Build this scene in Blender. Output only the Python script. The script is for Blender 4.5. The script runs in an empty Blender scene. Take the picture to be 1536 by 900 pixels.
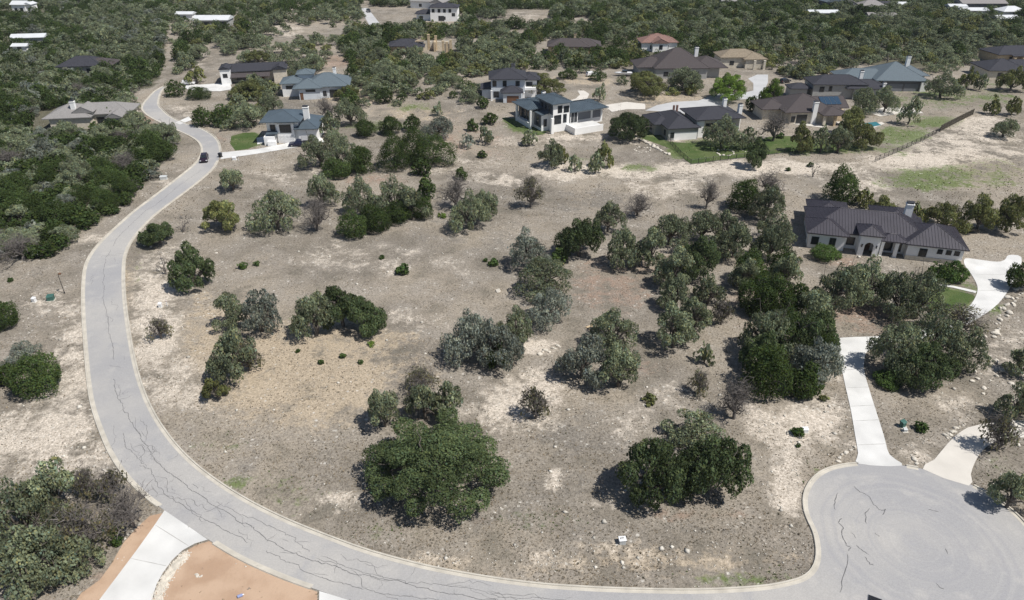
import bpy, bmesh, math, random
import numpy as np
from mathutils import Vector, Matrix

C = bpy.context.scene.collection
R = math.radians
PI = math.pi
rng = np.random.default_rng(11)
random.seed(5)

# ---------------------------------------------------------------- camera model (photo is 1536 x 900)
F, CAMH, TILT = 1077.0, 62.5, R(30.3)
ST, CT = math.sin(TILT), math.cos(TILT)

def h(x, y):
    """gentle relief of the ground"""
    x = np.asarray(x, float); y = np.asarray(y, float)
    z = .45*np.sin(x/41+1.0)*np.cos(y/49) + .30*np.sin((x+y)/33+.6) + .25*np.sin((x-1.3*y)/27)
    d = np.sqrt(x*x+y*y)
    t = np.clip((d-640)/1900, 0, 1)
    return z + 75*t*t*(3-2*t) + 14*t*np.sin(x/310+1)*np.cos(y/270)

def hz(x, y): return float(h(x, y))

def P(px, py, dz=0.0):
    """pixel of the survey photo -> ground point"""
    u, v = (px-768)/F, (py-450)/F
    dx, dy, dzz = u, CT-v*ST, -ST-v*CT
    z = 0.0
    for _ in range(6):
        t = (CAMH+hz0-z)/-dzz
        z = hz(dx*t, dy*t)+dz
    return dx*t, dy*t
hz0 = 0.0

def proj(x, y, z):
    zz = z-CAMH
    dep = y*CT - zz*ST
    up = y*ST + zz*CT
    return 768+F*x/dep, 450-F*up/dep, dep

def scale_at(x, y):
    return F/proj(x, y, hz(x, y))[2]

def pinpoly(px, py, poly):
    px = np.asarray(px, float); py = np.asarray(py, float)
    ins = np.zeros(px.shape, bool)
    n = len(poly)
    for i in range(n):
        x1, y1 = poly[i]; x2, y2 = poly[(i+1) % n]
        if y1 == y2: continue
        c = ((y1 > py) != (y2 > py)) & (px < (x2-x1)*(py-y1)/(y2-y1)+x1)
        ins ^= c
    return ins

def smooth(pts, n=6, closed=False):
    pts = [Vector(p) for p in pts]
    out = []
    m = len(pts)
    rngi = range(m) if closed else range(m-1)
    for i in rngi:
        if closed:
            p0, p1, p2, p3 = pts[(i-1) % m], pts[i], pts[(i+1) % m], pts[(i+2) % m]
        else:
            p0, p1, p2, p3 = pts[max(i-1, 0)], pts[i], pts[i+1], pts[min(i+2, m-1)]
        for k in range(n):
            t = k/n
            out.append(.5*((2*p1)+(p2-p0)*t+(2*p0-5*p1+4*p2-p3)*t*t+(3*p1-p0-3*p2+p3)*t**3))
    if not closed: out.append(pts[-1])
    return [tuple(p) for p in out]

# ---------------------------------------------------------------- object helpers
def setp(o, label=None, cat=None, group=None, kind=None):
    if label: o['label'] = label
    if cat: o['category'] = cat
    if group: o['group'] = group
    if kind: o['kind'] = kind
    return o

def empty(name, loc=(0, 0, 0), rz=0, label=None, cat=None, group=None):
    o = bpy.data.objects.new(name, None); C.objects.link(o)
    o.location = loc; o.rotation_euler = (0, 0, rz); o.empty_display_size = .3
    return setp(o, label, cat, group)

class MB:
    """mesh builder"""
    def __init__(s): s.v = []; s.f = []; s.fm = []; s.m = 0
    def add(s, vs, fs):
        b = len(s.v); s.v += [tuple(v) for v in vs]
        for f in fs: s.f.append([i+b for i in f]); s.fm.append(s.m)
    def box(s, x0, y0, z0, x1, y1, z1, M=None):
        vs = [Vector(p) for p in ((x0,y0,z0),(x1,y0,z0),(x1,y1,z0),(x0,y1,z0),(x0,y0,z1),(x1,y0,z1),(x1,y1,z1),(x0,y1,z1))]
        if M is not None: vs = [M @ v for v in vs]
        s.add(vs, [(3,2,1,0),(4,5,6,7),(0,1,5,4),(1,2,6,5),(2,3,7,6),(3,0,4,7)])
    def cyl(s, p0, p1, r0, r1=None, n=8, cap=True):
        s.tube([p0, p1], [r0, r0 if r1 is None else r1], n, cap)
    def tube(s, pts, rad, n=6, cap=True):
        pts = [Vector(p) for p in pts]; b = len(s.v)
        for i, p in enumerate(pts):
            d = (pts[min(i+1, len(pts)-1)]-pts[max(i-1, 0)])
            d = d.normalized() if d.length > 1e-9 else Vector((0, 0, 1))
            a = d.cross(Vector((1, 0, 0)) if abs(d.x) < .8 else Vector((0, 1, 0))).normalized(); c = d.cross(a)
            for k in range(n):
                t = 2*PI*k/n
                s.v.append(tuple(p+(a*math.cos(t)+c*math.sin(t))*rad[i]))
        for i in range(len(pts)-1):
            for k in range(n):
                q = (k+1) % n
                s.f.append([b+i*n+k, b+i*n+q, b+(i+1)*n+q, b+(i+1)*n+k]); s.fm.append(s.m)
        if cap:
            s.f.append([b+k for k in range(n)][::-1]); s.fm.append(s.m)
            e = b+(len(pts)-1)*n
            s.f.append([e+k for k in range(n)]); s.fm.append(s.m)
    def mesh(s, name, mats, smoothf=False):
        me = bpy.data.meshes.new(name)
        me.from_pydata(s.v, [], s.f)
        if not isinstance(mats, (list, tuple)): mats = [mats]
        for m in mats: me.materials.append(m)
        if len(mats) > 1: me.polygons.foreach_set('material_index', s.fm)
        if smoothf: me.polygons.foreach_set('use_smooth', [True]*len(me.polygons))
        me.update(); return me
    def build(s, name, mats, parent=None, smoothf=False, bevel=0):
        o = bpy.data.objects.new(name, s.mesh(name, mats, smoothf)); C.objects.link(o)
        if parent: o.parent = parent
        if bevel:
            bm = bmesh.new(); bm.from_mesh(o.data)
            bmesh.ops.remove_doubles(bm, verts=bm.verts, dist=1e-5)
            bmesh.ops.bevel(bm, geom=bm.edges[:], offset=bevel, segments=2, affect='EDGES', profile=.6)
            bm.to_mesh(o.data); bm.free()
        return o

def np_mesh(name, verts, quads, mat, col=None, tri=False):
    """fast mesh from arrays; col: one colour per vertex"""
    me = bpy.data.meshes.new(name)
    k = quads.shape[1]
    me.vertices.add(len(verts)); me.vertices.foreach_set('co', np.ascontiguousarray(verts, np.float32).ravel())
    me.loops.add(quads.size); me.loops.foreach_set('vertex_index', np.ascontiguousarray(quads, np.int32).ravel())
    me.polygons.add(len(quads)); me.polygons.foreach_set('loop_start', np.arange(0, quads.size, k, dtype=np.int32))
    if col is not None:
        a = me.color_attributes.new('tint', 'FLOAT_COLOR', 'POINT')
        c = np.ones((len(verts), 4), np.float32); c[:, :3] = col
        a.data.foreach_set('color', c.ravel())
    me.materials.append(mat)
    me.update(calc_edges=True)
    return me

# ---------------------------------------------------------------- materials
def mat(name, col, rough=.8, spec=.3, metal=0.0, noise=None, bump=None, coords='Object'):
    """noise = (scale, amount, detail) varies the colour; bump = (scale, strength)"""
    m = bpy.data.materials.new(name); m.use_nodes = True
    nt = m.node_tree; b = nt.nodes['Principled BSDF']
    b.inputs['Base Color'].default_value = (*col, 1); b.inputs['Roughness'].default_value = rough
    b.inputs['Specular IOR Level'].default_value = spec; b.inputs['Metallic'].default_value = metal
    tc = nt.nodes.new('ShaderNodeTexCoord')
    if noise:
        n = nt.nodes.new('ShaderNodeTexNoise'); n.inputs['Scale'].default_value = noise[0]; n.inputs['Detail'].default_value = noise[2] if len(noise) > 2 else 4
        nt.links.new(tc.outputs[coords], n.inputs['Vector'])
        mr = nt.nodes.new('ShaderNodeMapRange'); mr.inputs[1].default_value = .3; mr.inputs[2].default_value = .7
        mr.inputs[3].default_value = 1-noise[1]; mr.inputs[4].default_value = 1+noise[1]
        nt.links.new(n.outputs['Fac'], mr.inputs[0])
        mx = nt.nodes.new('ShaderNodeVectorMath'); mx.operation = 'SCALE'; mx.inputs[0].default_value = col
        nt.links.new(mr.outputs[0], mx.inputs['Scale']); nt.links.new(mx.outputs[0], b.inputs['Base Color'])
    if bump:
        n2 = nt.nodes.new('ShaderNodeTexNoise'); n2.inputs['Scale'].default_value = bump[0]; n2.inputs['Detail'].default_value = 6
        nt.links.new(tc.outputs[coords], n2.inputs['Vector'])
        bp = nt.nodes.new('ShaderNodeBump'); bp.inputs['Strength'].default_value = bump[1]; bp.inputs['Distance'].default_value = .05
        nt.links.new(n2.outputs['Fac'], bp.inputs['Height']); nt.links.new(bp.outputs[0], b.inputs['Normal'])
    return m

class NT:
    """tiny node-graph helper"""
    def __init__(s, m): s.nt = m.node_tree; s.b = s.nt.nodes['Principled BSDF']
    def n(s, t, **kw):
        k = s.nt.nodes.new('ShaderNode'+t)
        for a, v in kw.items():
            if a in ('operation', 'blend_type', 'data_type', 'feature', 'wave_type', 'rings_direction', 'bands_direction', 'attribute_name', 'attribute_type', 'noise_dimensions', 'distance', 'vector_type'): setattr(k, a, v)
            else: k.inputs[a].default_value = v
        return k
    def l(s, a, b): s.nt.links.new(a, b)
    def noise(s, vec, sc, det=4, rough=.55):
        k = s.n('TexNoise', Scale=sc, Detail=det, Roughness=rough); s.l(vec, k.inputs['Vector']); return k.outputs['Fac']
    def ramp(s, v, lo, hi, a=0., b=1.):
        k = s.n('MapRange'); k.interpolation_type = 'SMOOTHSTEP'
        for i, q in enumerate((lo, hi, a, b)): k.inputs[i+1].default_value = q
        s.l(v, k.inputs[0]); return k.outputs[0]
    def math(s, op, a, b=None):
        k = s.n('Math', operation=op)
        for i, q in enumerate((a, b)):
            if q is None: continue
            if isinstance(q, (int, float)): k.inputs[i].default_value = q
            else: s.l(q, k.inputs[i])
        return k.outputs[0]
    def mix(s, f, a, b, blend='MIX'):
        k = s.n('Mix', data_type='RGBA', blend_type=blend)
        for i, q in ((0, f), (6, a), (7, b)):
            if isinstance(q, (int, float)): k.inputs[i].default_value = q
            elif isinstance(q, tuple): k.inputs[i].default_value = (*q, 1) if len(q) == 3 else q
            else: s.l(q, k.inputs[i])
        return k.outputs[2]

def foliage_mat(name, col, var=.25, transl=.32):
    m = bpy.data.materials.new(name); m.use_nodes = True
    nt = m.node_tree; nt.nodes.clear()
    out = nt.nodes.new('ShaderNodeOutputMaterial')
    at = nt.nodes.new('ShaderNodeAttribute'); at.attribute_name = 'tint'
    oi = nt.nodes.new('ShaderNodeObjectInfo')
    mr = nt.nodes.new('ShaderNodeMapRange'); mr.inputs[3].default_value = 1-var; mr.inputs[4].default_value = 1+var
    nt.links.new(oi.outputs['Random'], mr.inputs[0])
    v = nt.nodes.new('ShaderNodeVectorMath'); v.operation = 'SCALE'; v.inputs[0].default_value = col
    nt.links.new(mr.outputs[0], v.inputs['Scale'])
    w = nt.nodes.new('ShaderNodeVectorMath'); w.operation = 'MULTIPLY'
    nt.links.new(v.outputs[0], w.inputs[0]); nt.links.new(at.outputs['Color'], w.inputs[1])
    d = nt.nodes.new('ShaderNodeBsdfDiffuse'); t = nt.nodes.new('ShaderNodeBsdfTranslucent')
    mx = nt.nodes.new('ShaderNodeMixShader'); mx.inputs[0].default_value = transl
    nt.links.new(w.outputs[0], d.inputs['Color']); nt.links.new(w.outputs[0], t.inputs['Color'])
    nt.links.new(d.outputs[0], mx.inputs[1]); nt.links.new(t.outputs[0], mx.inputs[2]); nt.links.new(mx.outputs[0], out.inputs['Surface'])
    return m

M = {}
M['concrete'] = mat('concrete', (.62, .62, .605), .85, .2, noise=(.28, .13, 10), bump=(30, .1))
M['tan_concrete'] = mat('tan_concrete', (.60, .57, .52), .85, .2, noise=(.4, .07, 8), bump=(30, .1))
M['kerb'] = mat('kerb_concrete', (.50, .47, .41), .9, .2, noise=(.8, .14, 8))
M['white'] = mat('white_stucco', (.84, .84, .83), .9, .2, noise=(.7, .04, 6), bump=(40, .08))
M['cream'] = mat('cream_stone', (.60, .55, .46), .9, .2, noise=(1.6, .16, 6), bump=(8, .3))
M['greywall'] = mat('grey_siding', (.36, .36, .35), .85, .2, noise=(1.2, .06, 5))
M['tanwall'] = mat('tan_stone', (.50, .40, .27), .9, .2, noise=(1.5, .2, 6), bump=(6, .3))
M['darkwall'] = mat('dark_siding', (.14, .14, .15), .8, .2, noise=(1.0, .08, 5))
M['bluewhite'] = mat('pale_blue_stucco', (.62, .66, .70), .9, .2, noise=(.7, .04, 6))
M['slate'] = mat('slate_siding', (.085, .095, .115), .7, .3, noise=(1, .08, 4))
M['trim'] = mat('dark_trim', (.035, .035, .04), .5, .4)
M['whitetrim'] = mat('white_trim', (.75, .75, .74), .6, .3)
M['glass'] = mat('window_glass', (.02, .025, .03), .08, .6)
M['garage'] = mat('garage_grey', (.19, .20, .22), .6, .3)
M['garage_w'] = mat('garage_white', (.68, .68, .68), .6, .3)
M['wood'] = mat('brown_wood', (.16, .085, .05), .7, .3, noise=(3, .2, 5))
M['roof_purple'] = mat('dark_standing_seam_metal', (.052, .048, .060), .42, .5, .0, noise=(.5, .12, 4))
M['roof_blue'] = mat('slate_blue_metal', (.075, .10, .122), .42, .5, .0, noise=(.5, .12, 4))
M['roof_teal'] = mat('grey_green_shingle', (.108, .138, .160), .75, .3, noise=(3, .14, 8))
M['roof_char'] = mat('charcoal_shingle', (.044, .045, .055), .85, .2, noise=(4, .22, 8))
M['roof_brown'] = mat('brown_shingle', (.074, .064, .065), .85, .2, noise=(4, .2, 8))
M['roof_grey'] = mat('weathered_grey_shingle', (.25, .24, .235), .85, .2, noise=(3, .16, 8))
M['roof_white'] = mat('white_metal', (.62, .64, .66), .5, .4, noise=(.3, .05))
M['roof_red'] = mat('red_tile', (.22, .135, .115), .8, .2, noise=(2, .2, 8))
M['roof_tan'] = mat('tan_tile', (.235, .195, .145), .8, .2, noise=(2, .2, 8))
M['iron'] = mat('black_iron', (.02, .02, .022), .5, .4)
M['fencewood'] = mat('dark_weathered_wood', (.085, .075, .06), .85, .2, noise=(2, .2, 6))
M['rock'] = mat('limestone', (.58, .54, .47), .95, .1, noise=(2.5, .2, 8), bump=(6, .5))
M['bark'] = mat('grey_bark', (.13, .115, .10), .95, .1, noise=(3, .3, 6))
M['twig'] = mat('bare_grey_twigs', (.165, .15, .14), .95, .1, noise=(1, .2, 4))
M['rubber'] = mat('tyre_rubber', (.02, .02, .02), .9, .2)
M['alloy'] = mat('alloy_rim', (.45, .45, .46), .35, .5, .8)
M['lamp'] = mat('headlight_glass', (.75, .77, .8), .15, .6)
M['taillamp'] = mat('red_tail_lamp', (.35, .02, .02), .3, .5)
M['car_red'] = mat('dark_maroon_paint', (.022, .010, .020), .25, .6)
M['car_navy'] = mat('navy_paint', (.012, .016, .045), .25, .6)
M['car_white'] = mat('white_paint', (.78, .78, .78), .3, .5)
M['car_dark'] = mat('black_paint', (.02, .02, .022), .25, .6)
M['util_green'] = mat('green_enamel', (.05, .13, .11), .5, .4, noise=(2, .1))
M['util_grey'] = mat('pale_grey_enamel', (.50, .52, .52), .55, .4, noise=(2, .08))
M['util_white'] = mat('white_enamel', (.74, .75, .76), .5, .4)
M['solar'] = mat('solar_cells', (.03, .06, .10), .15, .6)
M['water'] = mat('pool_water', (.05, .22, .27), .05, .6)
M['board'] = mat('weathered_plywood', (.55, .43, .28), .85, .2, noise=(2, .12))
M['blue'] = mat('faded_blue_plastic', (.25, .30, .50), .5, .4)
M['redsoil'] = None

# foliage
FOL = {
 'oak':   foliage_mat('live_oak_leaves', (.208, .238, .147)),
 'oakg':  foliage_mat('green_live_oak_leaves', (.096, .128, .060)),
 'oakgrey': foliage_mat('silvery_oak_leaves', (.225, .248, .205)),
 'cedar': foliage_mat('cedar_foliage', (.066, .096, .033)),
 'yoak':  foliage_mat('olive_spring_leaves', (.195, .21, .088)),
 'bright': foliage_mat('fresh_green_leaves', (.15, .225, .05)),
 'sparse': foliage_mat('thin_budding_leaves', (.17, .165, .10)),
 'bare':  foliage_mat('grey_twigs', (.19, .18, .17), .2, .1),
 'shrub': foliage_mat('shrub_leaves', (.07, .11, .035)),
}
# ================================================================= GROUND
# soil patches: (kind, px, py, rx, ry, strength) laid out on the survey photo, baked on the soil as vertex weights
PATCH = [
 # bare whitish caliche / limestone
 ('w',1130,252,190,13,.85),('w',930,258,110,10,.8),('w',1440,222,110,32,.66),('w',1370,240,70,18,.9),('w',1000,215,45,8,.6),('w',1470,190,60,20,.7),
 ('w',70,660,110,60,.75),('w',60,640,60,40,.7),('w',110,560,35,120,.7),('w',150,360,90,14,.55),('w',240,268,60,14,.5),('w',60,450,60,22,.5),
 ('w',232,480,38,110,.85),('w',262,575,50,45,.7),('w',330,620,50,30,.3),('w',505,755,38,18,1.0),('w',1180,735,30,55,.85),('w',1190,645,90,40,.75),('w',800,600,60,45,.8),
 ('w',760,615,60,45,.7),('w',800,520,45,12,.9),('w',690,522,50,12,.7),('w',510,385,95,32,.42),('w',620,395,110,30,.38),('w',1000,282,75,22,.6),('w',700,250,60,22,.45),('w',850,255,60,16,.8),
 ('w',420,262,70,22,.45),('w',830,718,16,18,.9),('w',900,755,70,22,.45),('w',1240,640,40,40,.7),('w',950,640,80,30,.5),('w',1030,590,60,25,.4),('w',1290,280,60,25,.6),
 ('w',1340,400,60,10,.3),('w',1500,520,40,50,.5),('w',1450,600,60,30,.5),('w',1380,680,40,20,.6),('w',700,840,420,14,.45),('w',1020,830,190,26,.38),('w',560,480,150,18,.5),('w',850,205,80,8,.6),
 ('w',1300,700,30,30,.6),('w',1240,560,30,60,.5),('w',560,700,30,30,.2),('w',250,400,40,30,.4),('w',800,215,60,10,.6),('w',280,165,30,10,.5),('w',960,215,30,10,.5),
 ('w',760,270,40,14,.6),('w',1160,300,30,20,.5),('w',470,95,40,20,.4),('w',430,45,30,12,.6),('w',300,70,18,40,.5),('w',420,12,90,8,.6),('w',780,25,60,8,.4),('w',860,32,60,6,.4),('w',560,110,40,12,.4),
 ('w',930,160,30,6,.5),('w',1290,205,20,6,.5),('w',1400,178,40,6,.5),
 # tan dry gravel-grass
 ('t',450,560,150,80,.8),('t',330,520,70,80,.6),('t',580,520,60,30,.6),('t',600,560,60,60,.5),('t',1000,840,220,26,.6),('t',640,850,180,22,.5),('t',190,430,30,60,.5),('t',520,140,90,20,.5),('t',1450,250,100,40,.5),
 ('t',1000,150,60,12,.6),('t',620,170,80,16,.5),('t',880,120,60,10,.5),
 # green
 ('g',1085,222,75,13,.95),('g',1190,222,60,10,.8),('g',1255,222,60,9,.8),('g',962,252,26,7,.7),('g',1400,268,80,18,.7),('g',1480,262,60,24,.5),('g',1350,203,45,13,.75),('g',1400,183,40,10,.7),('g',1340,225,40,10,.5),
 ('g',376,210,18,11,1.0),('g',795,192,32,9,1.0),('g',780,183,24,6,1.0),('g',395,725,60,16,.5),('g',440,752,60,16,.5),('g',330,665,40,20,.4),('g',1120,862,90,12,.55),('g',1430,445,45,22,.75),('g',1400,430,30,12,.7),
 ('g',1225,720,22,26,.5),('g',560,800,60,14,.35),('g',820,780,60,18,.35),('g',560,190,60,10,.5),('g',620,160,40,8,.5),('g',1430,145,120,18,.5),('g',1500,130,40,18,.35),('g',1490,450,18,40,.5),('g',205,400,8,50,.4),('g',870,238,40,5,.4),('g',410,70,60,12,.3),
 ('g',980,200,30,10,.8),('g',1020,228,22,10,.95),('g',1500,700,30,30,.3),
 # reddish litter soil
 ('r',915,430,60,40,.55),('r',1130,455,40,40,.5),('r',985,400,60,20,.5),('r',1290,470,60,18,.6),('r',1345,475,30,10,.7),('r',217,188,10,14,1.0),('r',222,178,8,10,.9),('r',500,92,25,10,.8),('r',680,200,50,22,.45),('r',720,220,60,22,.4),
 ('r',560,270,50,10,.5),('r',640,780,110,16,.35),('r',1040,775,90,12,.4),('r',970,550,40,20,.5),('r',1310,495,40,10,.6),('r',160,880,40,20,.6),('r',540,88,30,8,.4),('r',1260,390,40,14,.5),('r',330,205,10,10,.5),('r',230,265,40,8,.3),('r',180,300,40,10,.25),
 # grey brown dead grass
 ('d',880,650,130,40,.6),('d',980,700,110,60,.5),('d',840,735,70,30,.5),('d',430,380,90,40,.35),('d',900,300,90,20,.6),('d',680,360,120,40,.4),('d',720,310,90,30,.4),('d',430,290,60,20,.4),('d',570,740,110,40,.5),('d',430,690,90,40,.4),
 ('d',60,420,60,20,.4),('d',30,500,40,20,.3),('d',760,790,130,30,.5),('d',1060,800,110,20,.5),('d',960,560,60,20,.4),('d',1140,700,60,60,.4),('d',450,165,50,18,.6),('d',340,165,30,12,.4),
]

def patch_weights(x, y):
    px, py, dep = proj(x, y, h(x, y))
    W = {k: np.zeros(x.shape) for k in 'wtgrd'}
    ok = (dep > 5)
    for k, cx, cy, rx, ry, s in PATCH:
        q = ((px-cx)/rx)**2 + ((py-cy)/ry)**2
        w = s*np.clip(1.1-q*.55, 0, 1)*ok
        W[k] = np.maximum(W[k], w)
    return W

gx = np.concatenate([[-5000,-3500,-2500,-1800,-1300,-950,-720,-560,-480], np.arange(-420,421,2.5), [480,560,720,950,1300,1800,2500,3500,5000]])
gy = np.concatenate([[-4000,-2500,-1500,-800,-400,-200,-100,-50,-25,-5], np.arange(10,330,2.2), np.arange(330,640,4), [655,680,720,780,860,960,1100,1300,1600,2000,2600,3400,4500]])
X, Y = np.meshgrid(gx, gy)
Z = h(X, Y)
nx, ny = len(gx), len(gy)
idx = np.arange(nx*ny).reshape(ny, nx)
quads = np.stack([idx[:-1,:-1], idx[:-1,1:], idx[1:,1:], idx[1:,:-1]], -1).reshape(-1, 4)
vs = np.stack([X.ravel(), Y.ravel(), Z.ravel()], -1)

gm = bpy.data.materials.new('hill_country_soil'); gm.use_nodes = True
g = NT(gm)
geo = g.n('NewGeometry'); pos = geo.outputs['Position']
a1 = g.n('Attribute', attribute_name='soil'); sep = g.n('SeparateColor'); g.l(a1.outputs['Color'], sep.inputs[0])
a2 = g.n('Attribute', attribute_name='cover'); sep2 = g.n('SeparateColor'); g.l(a2.outputs['Color'], sep2.inputs[0])
nbig = g.noise(pos, .035, 5, .6); nmed = g.noise(pos, .16, 6, .62); nsm = g.noise(pos, .9, 5, .65); nfine = g.noise(pos, 3.2, 4, .7)
base = g.mix(g.ramp(nbig, .38, .64), (.198,.177,.148), (.315,.275,.222))
base = g.mix(g.ramp(nmed, .40, .66, 0, .75), base, (.305,.276,.238))
base = g.mix(g.ramp(nmed, .30, .46, .6, 0), base, (.15,.138,.112))
def edge(ch, lo=.42, hi=.62, sharp=.55):
    # soft weight broken up by noise
    n = g.math('ADD', g.math('MULTIPLY', nmed, .55), g.math('MULTIPLY', nsm, .45))
    v = g.math('ADD', ch, g.math('MULTIPLY', g.math('MULTIPLY', g.math('SUBTRACT', n, .5), 3.0), g.ramp(ch, .02, .25)))
    return g.ramp(v, lo, hi)
tan = edge(sep2.outputs['Red'], .30, .75)
base = g.mix(g.math('MULTIPLY', tan, .8), base, (.43,.355,.26))
dk = edge(sep2.outputs['Green'], .30, .8)
base = g.mix(g.math('MULTIPLY', dk, .7), base, (.17,.157,.138))
rd = edge(sep.outputs['Blue'], .25, .8)
base = g.mix(g.math('MULTIPLY', rd, .75), base, (.30,.215,.165))
wh = edge(sep.outputs['Red'], .34, .86)
whc = g.mix(g.ramp(nfine, .35, .7), (.50,.44,.365), (.575,.52,.45))
base = g.mix(wh, base, whc)
gr = edge(sep.outputs['Green'], .30, .7)
base = g.mix(g.math('MULTIPLY', gr, .85), base, g.mix(nsm, (.06,.12,.025), (.15,.18,.065)))
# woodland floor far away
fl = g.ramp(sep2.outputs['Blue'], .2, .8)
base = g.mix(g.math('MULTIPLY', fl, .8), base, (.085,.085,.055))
# dark tussock specks
vo = g.n('TexVoronoi', Scale=1.25, Randomness=1.0); g.l(pos, vo.inputs['Vector'])
dot = g.ramp(g.math('ADD', vo.outputs['Distance'], g.math('MULTIPLY', g.math('SUBTRACT', nfine, .5), .7)), .12, .26, 1, 0)
dens = g.ramp(nsm, .42, .6)
base = g.mix(g.math('MULTIPLY', g.math('MULTIPLY', g.math('MULTIPLY', dot, dens), .62), g.ramp(wh, 0, 1, 1, .35)), base, (.085,.075,.055))
vo2 = g.n('TexVoronoi', Scale=3.1, Randomness=1.0); g.l(pos, vo2.inputs['Vector'])
dot2 = g.ramp(g.math('ADD', vo2.outputs['Distance'], g.math('MULTIPLY', g.math('SUBTRACT', nfine, .5), .8)), .10, .30, 1, 0)
base = g.mix(g.math('MULTIPLY', g.math('MULTIPLY', dot2, .38), g.ramp(wh, 0, 1, 1, .5)), base, (.11,.095,.07))
# white chips of limestone
vo3 = g.n('TexVoronoi', Scale=.95, Randomness=1.0); g.l(pos, vo3.inputs['Vector'])
ch = g.ramp(g.math('ADD', vo3.outputs['Distance'], g.math('MULTIPLY', g.math('SUBTRACT', nfine, .5), .9)), .08, .2, 1, 0)
base = g.mix(g.math('MULTIPLY', ch, g.ramp(nmed, .44, .62, .1, .9)), base, (.66,.63,.57))
gain = g.n('VectorMath', operation='SCALE'); g.l(base, gain.inputs[0]); g.l(g.math('MULTIPLY', g.ramp(nfine, .25, .75, .70, 1.30), g.ramp(g.noise(pos, 9.0, 3, .7), .3, .7, .78, 1.22)), gain.inputs['Scale'])
g.l(gain.outputs[0], g.b.inputs['Base Color']); g.b.inputs['Roughness'].default_value = .95; g.b.inputs['Specular IOR Level'].default_value = .1
bp = g.n('Bump', Strength=.55, Distance=.18); g.l(g.math('ADD', nfine, g.math('MULTIPLY', nsm, .8)), bp.inputs['Height']); g.l(bp.outputs[0], g.b.inputs['Normal'])

me = np_mesh('ground', vs, quads, gm)
W = patch_weights(X.ravel(), Y.ravel())
pxa, pya, dpa = proj(X.ravel(), Y.ravel(), Z.ravel())
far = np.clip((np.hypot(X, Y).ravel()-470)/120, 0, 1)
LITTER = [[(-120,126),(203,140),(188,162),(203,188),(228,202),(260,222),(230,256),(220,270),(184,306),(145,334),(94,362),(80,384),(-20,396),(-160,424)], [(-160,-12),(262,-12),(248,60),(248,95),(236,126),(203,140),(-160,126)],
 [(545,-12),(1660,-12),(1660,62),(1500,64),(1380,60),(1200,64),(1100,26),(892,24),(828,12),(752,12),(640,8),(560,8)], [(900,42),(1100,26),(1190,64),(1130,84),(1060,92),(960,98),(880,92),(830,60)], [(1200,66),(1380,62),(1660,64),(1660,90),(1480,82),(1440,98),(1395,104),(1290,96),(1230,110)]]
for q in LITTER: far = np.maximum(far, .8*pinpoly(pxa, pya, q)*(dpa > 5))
ca = me.color_attributes.new('soil', 'FLOAT_COLOR', 'POINT')
ca.data.foreach_set('color', np.stack([W['w'], W['g'], W['r'], np.ones_like(W['w'])], -1).astype(np.float32).ravel())
cb = me.color_attributes.new('cover', 'FLOAT_COLOR', 'POINT')
cb.data.foreach_set('color', np.stack([W['t'], W['d'], far, np.ones_like(far)], -1).astype(np.float32).ravel())
me.polygons.foreach_set('use_smooth', [True]*len(me.polygons))
go = bpy.data.objects.new('ground', me); C.objects.link(go); setp(go, kind='structure', label='dry pale limestone pasture between the road and the houses')

# ================================================================= ROADS
def sheet(name, poly, off, material, n=0, step=3.0, thick=0, parent=None, world=False):
    """flat draped sheet from a pixel outline"""
    pts = poly if world else [P(*p) for p in poly]
    if n: pts = smooth([(p[0], p[1], 0) for p in pts], n, closed=True)
    bm = bmesh.new()
    bv = [bm.verts.new((p[0], p[1], 0)) for p in pts]
    f = bm.faces.new(bv); f.normal_update()
    if f.normal.z < 0: f.normal_flip()
    bmesh.ops.triangulate(bm, faces=bm.faces[:], ngon_method='EAR_CLIP')
    xs = [p[0] for p in pts]; ys = [p[1] for p in pts]
    st = max(step, (max(xs)-min(xs))/60, (max(ys)-min(ys))/60)
    for lo, hi, ax in ((min(xs), max(xs), 0), (min(ys), max(ys), 1)):
        q = lo+st
        while q < hi:
            co = (q, 0, 0) if ax == 0 else (0, q, 0); no = (1, 0, 0) if ax == 0 else (0, 1, 0)
            bmesh.ops.bisect_plane(bm, geom=bm.verts[:]+bm.edges[:]+bm.faces[:], plane_co=co, plane_no=no, dist=1e-4)
            q += st
    if thick:
        r = bmesh.ops.extrude_face_region(bm, geom=bm.faces[:])
        for v in bm.verts: v.co.z = 0
        top = {v for v in r['geom'] if isinstance(v, bmesh.types.BMVert)}
        for v in bm.verts: v.co.z = hz(v.co.x, v.co.y)+off-(0 if v in top else thick)
        bmesh.ops.recalc_face_normals(bm, faces=bm.faces[:])
    else:
        for v in bm.verts: v.co.z = hz(v.co.x, v.co.y)+off
        for f in bm.faces:
            f.normal_update()
            if f.normal.z < 0: f.normal_flip()
    me = bpy.data.meshes.new(name); bm.to_mesh(me); bm.free(); me.materials.append(material)
    o = bpy.data.objects.new(name, me); C.objects.link(o)
    if parent: o.parent = parent
    return o

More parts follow.
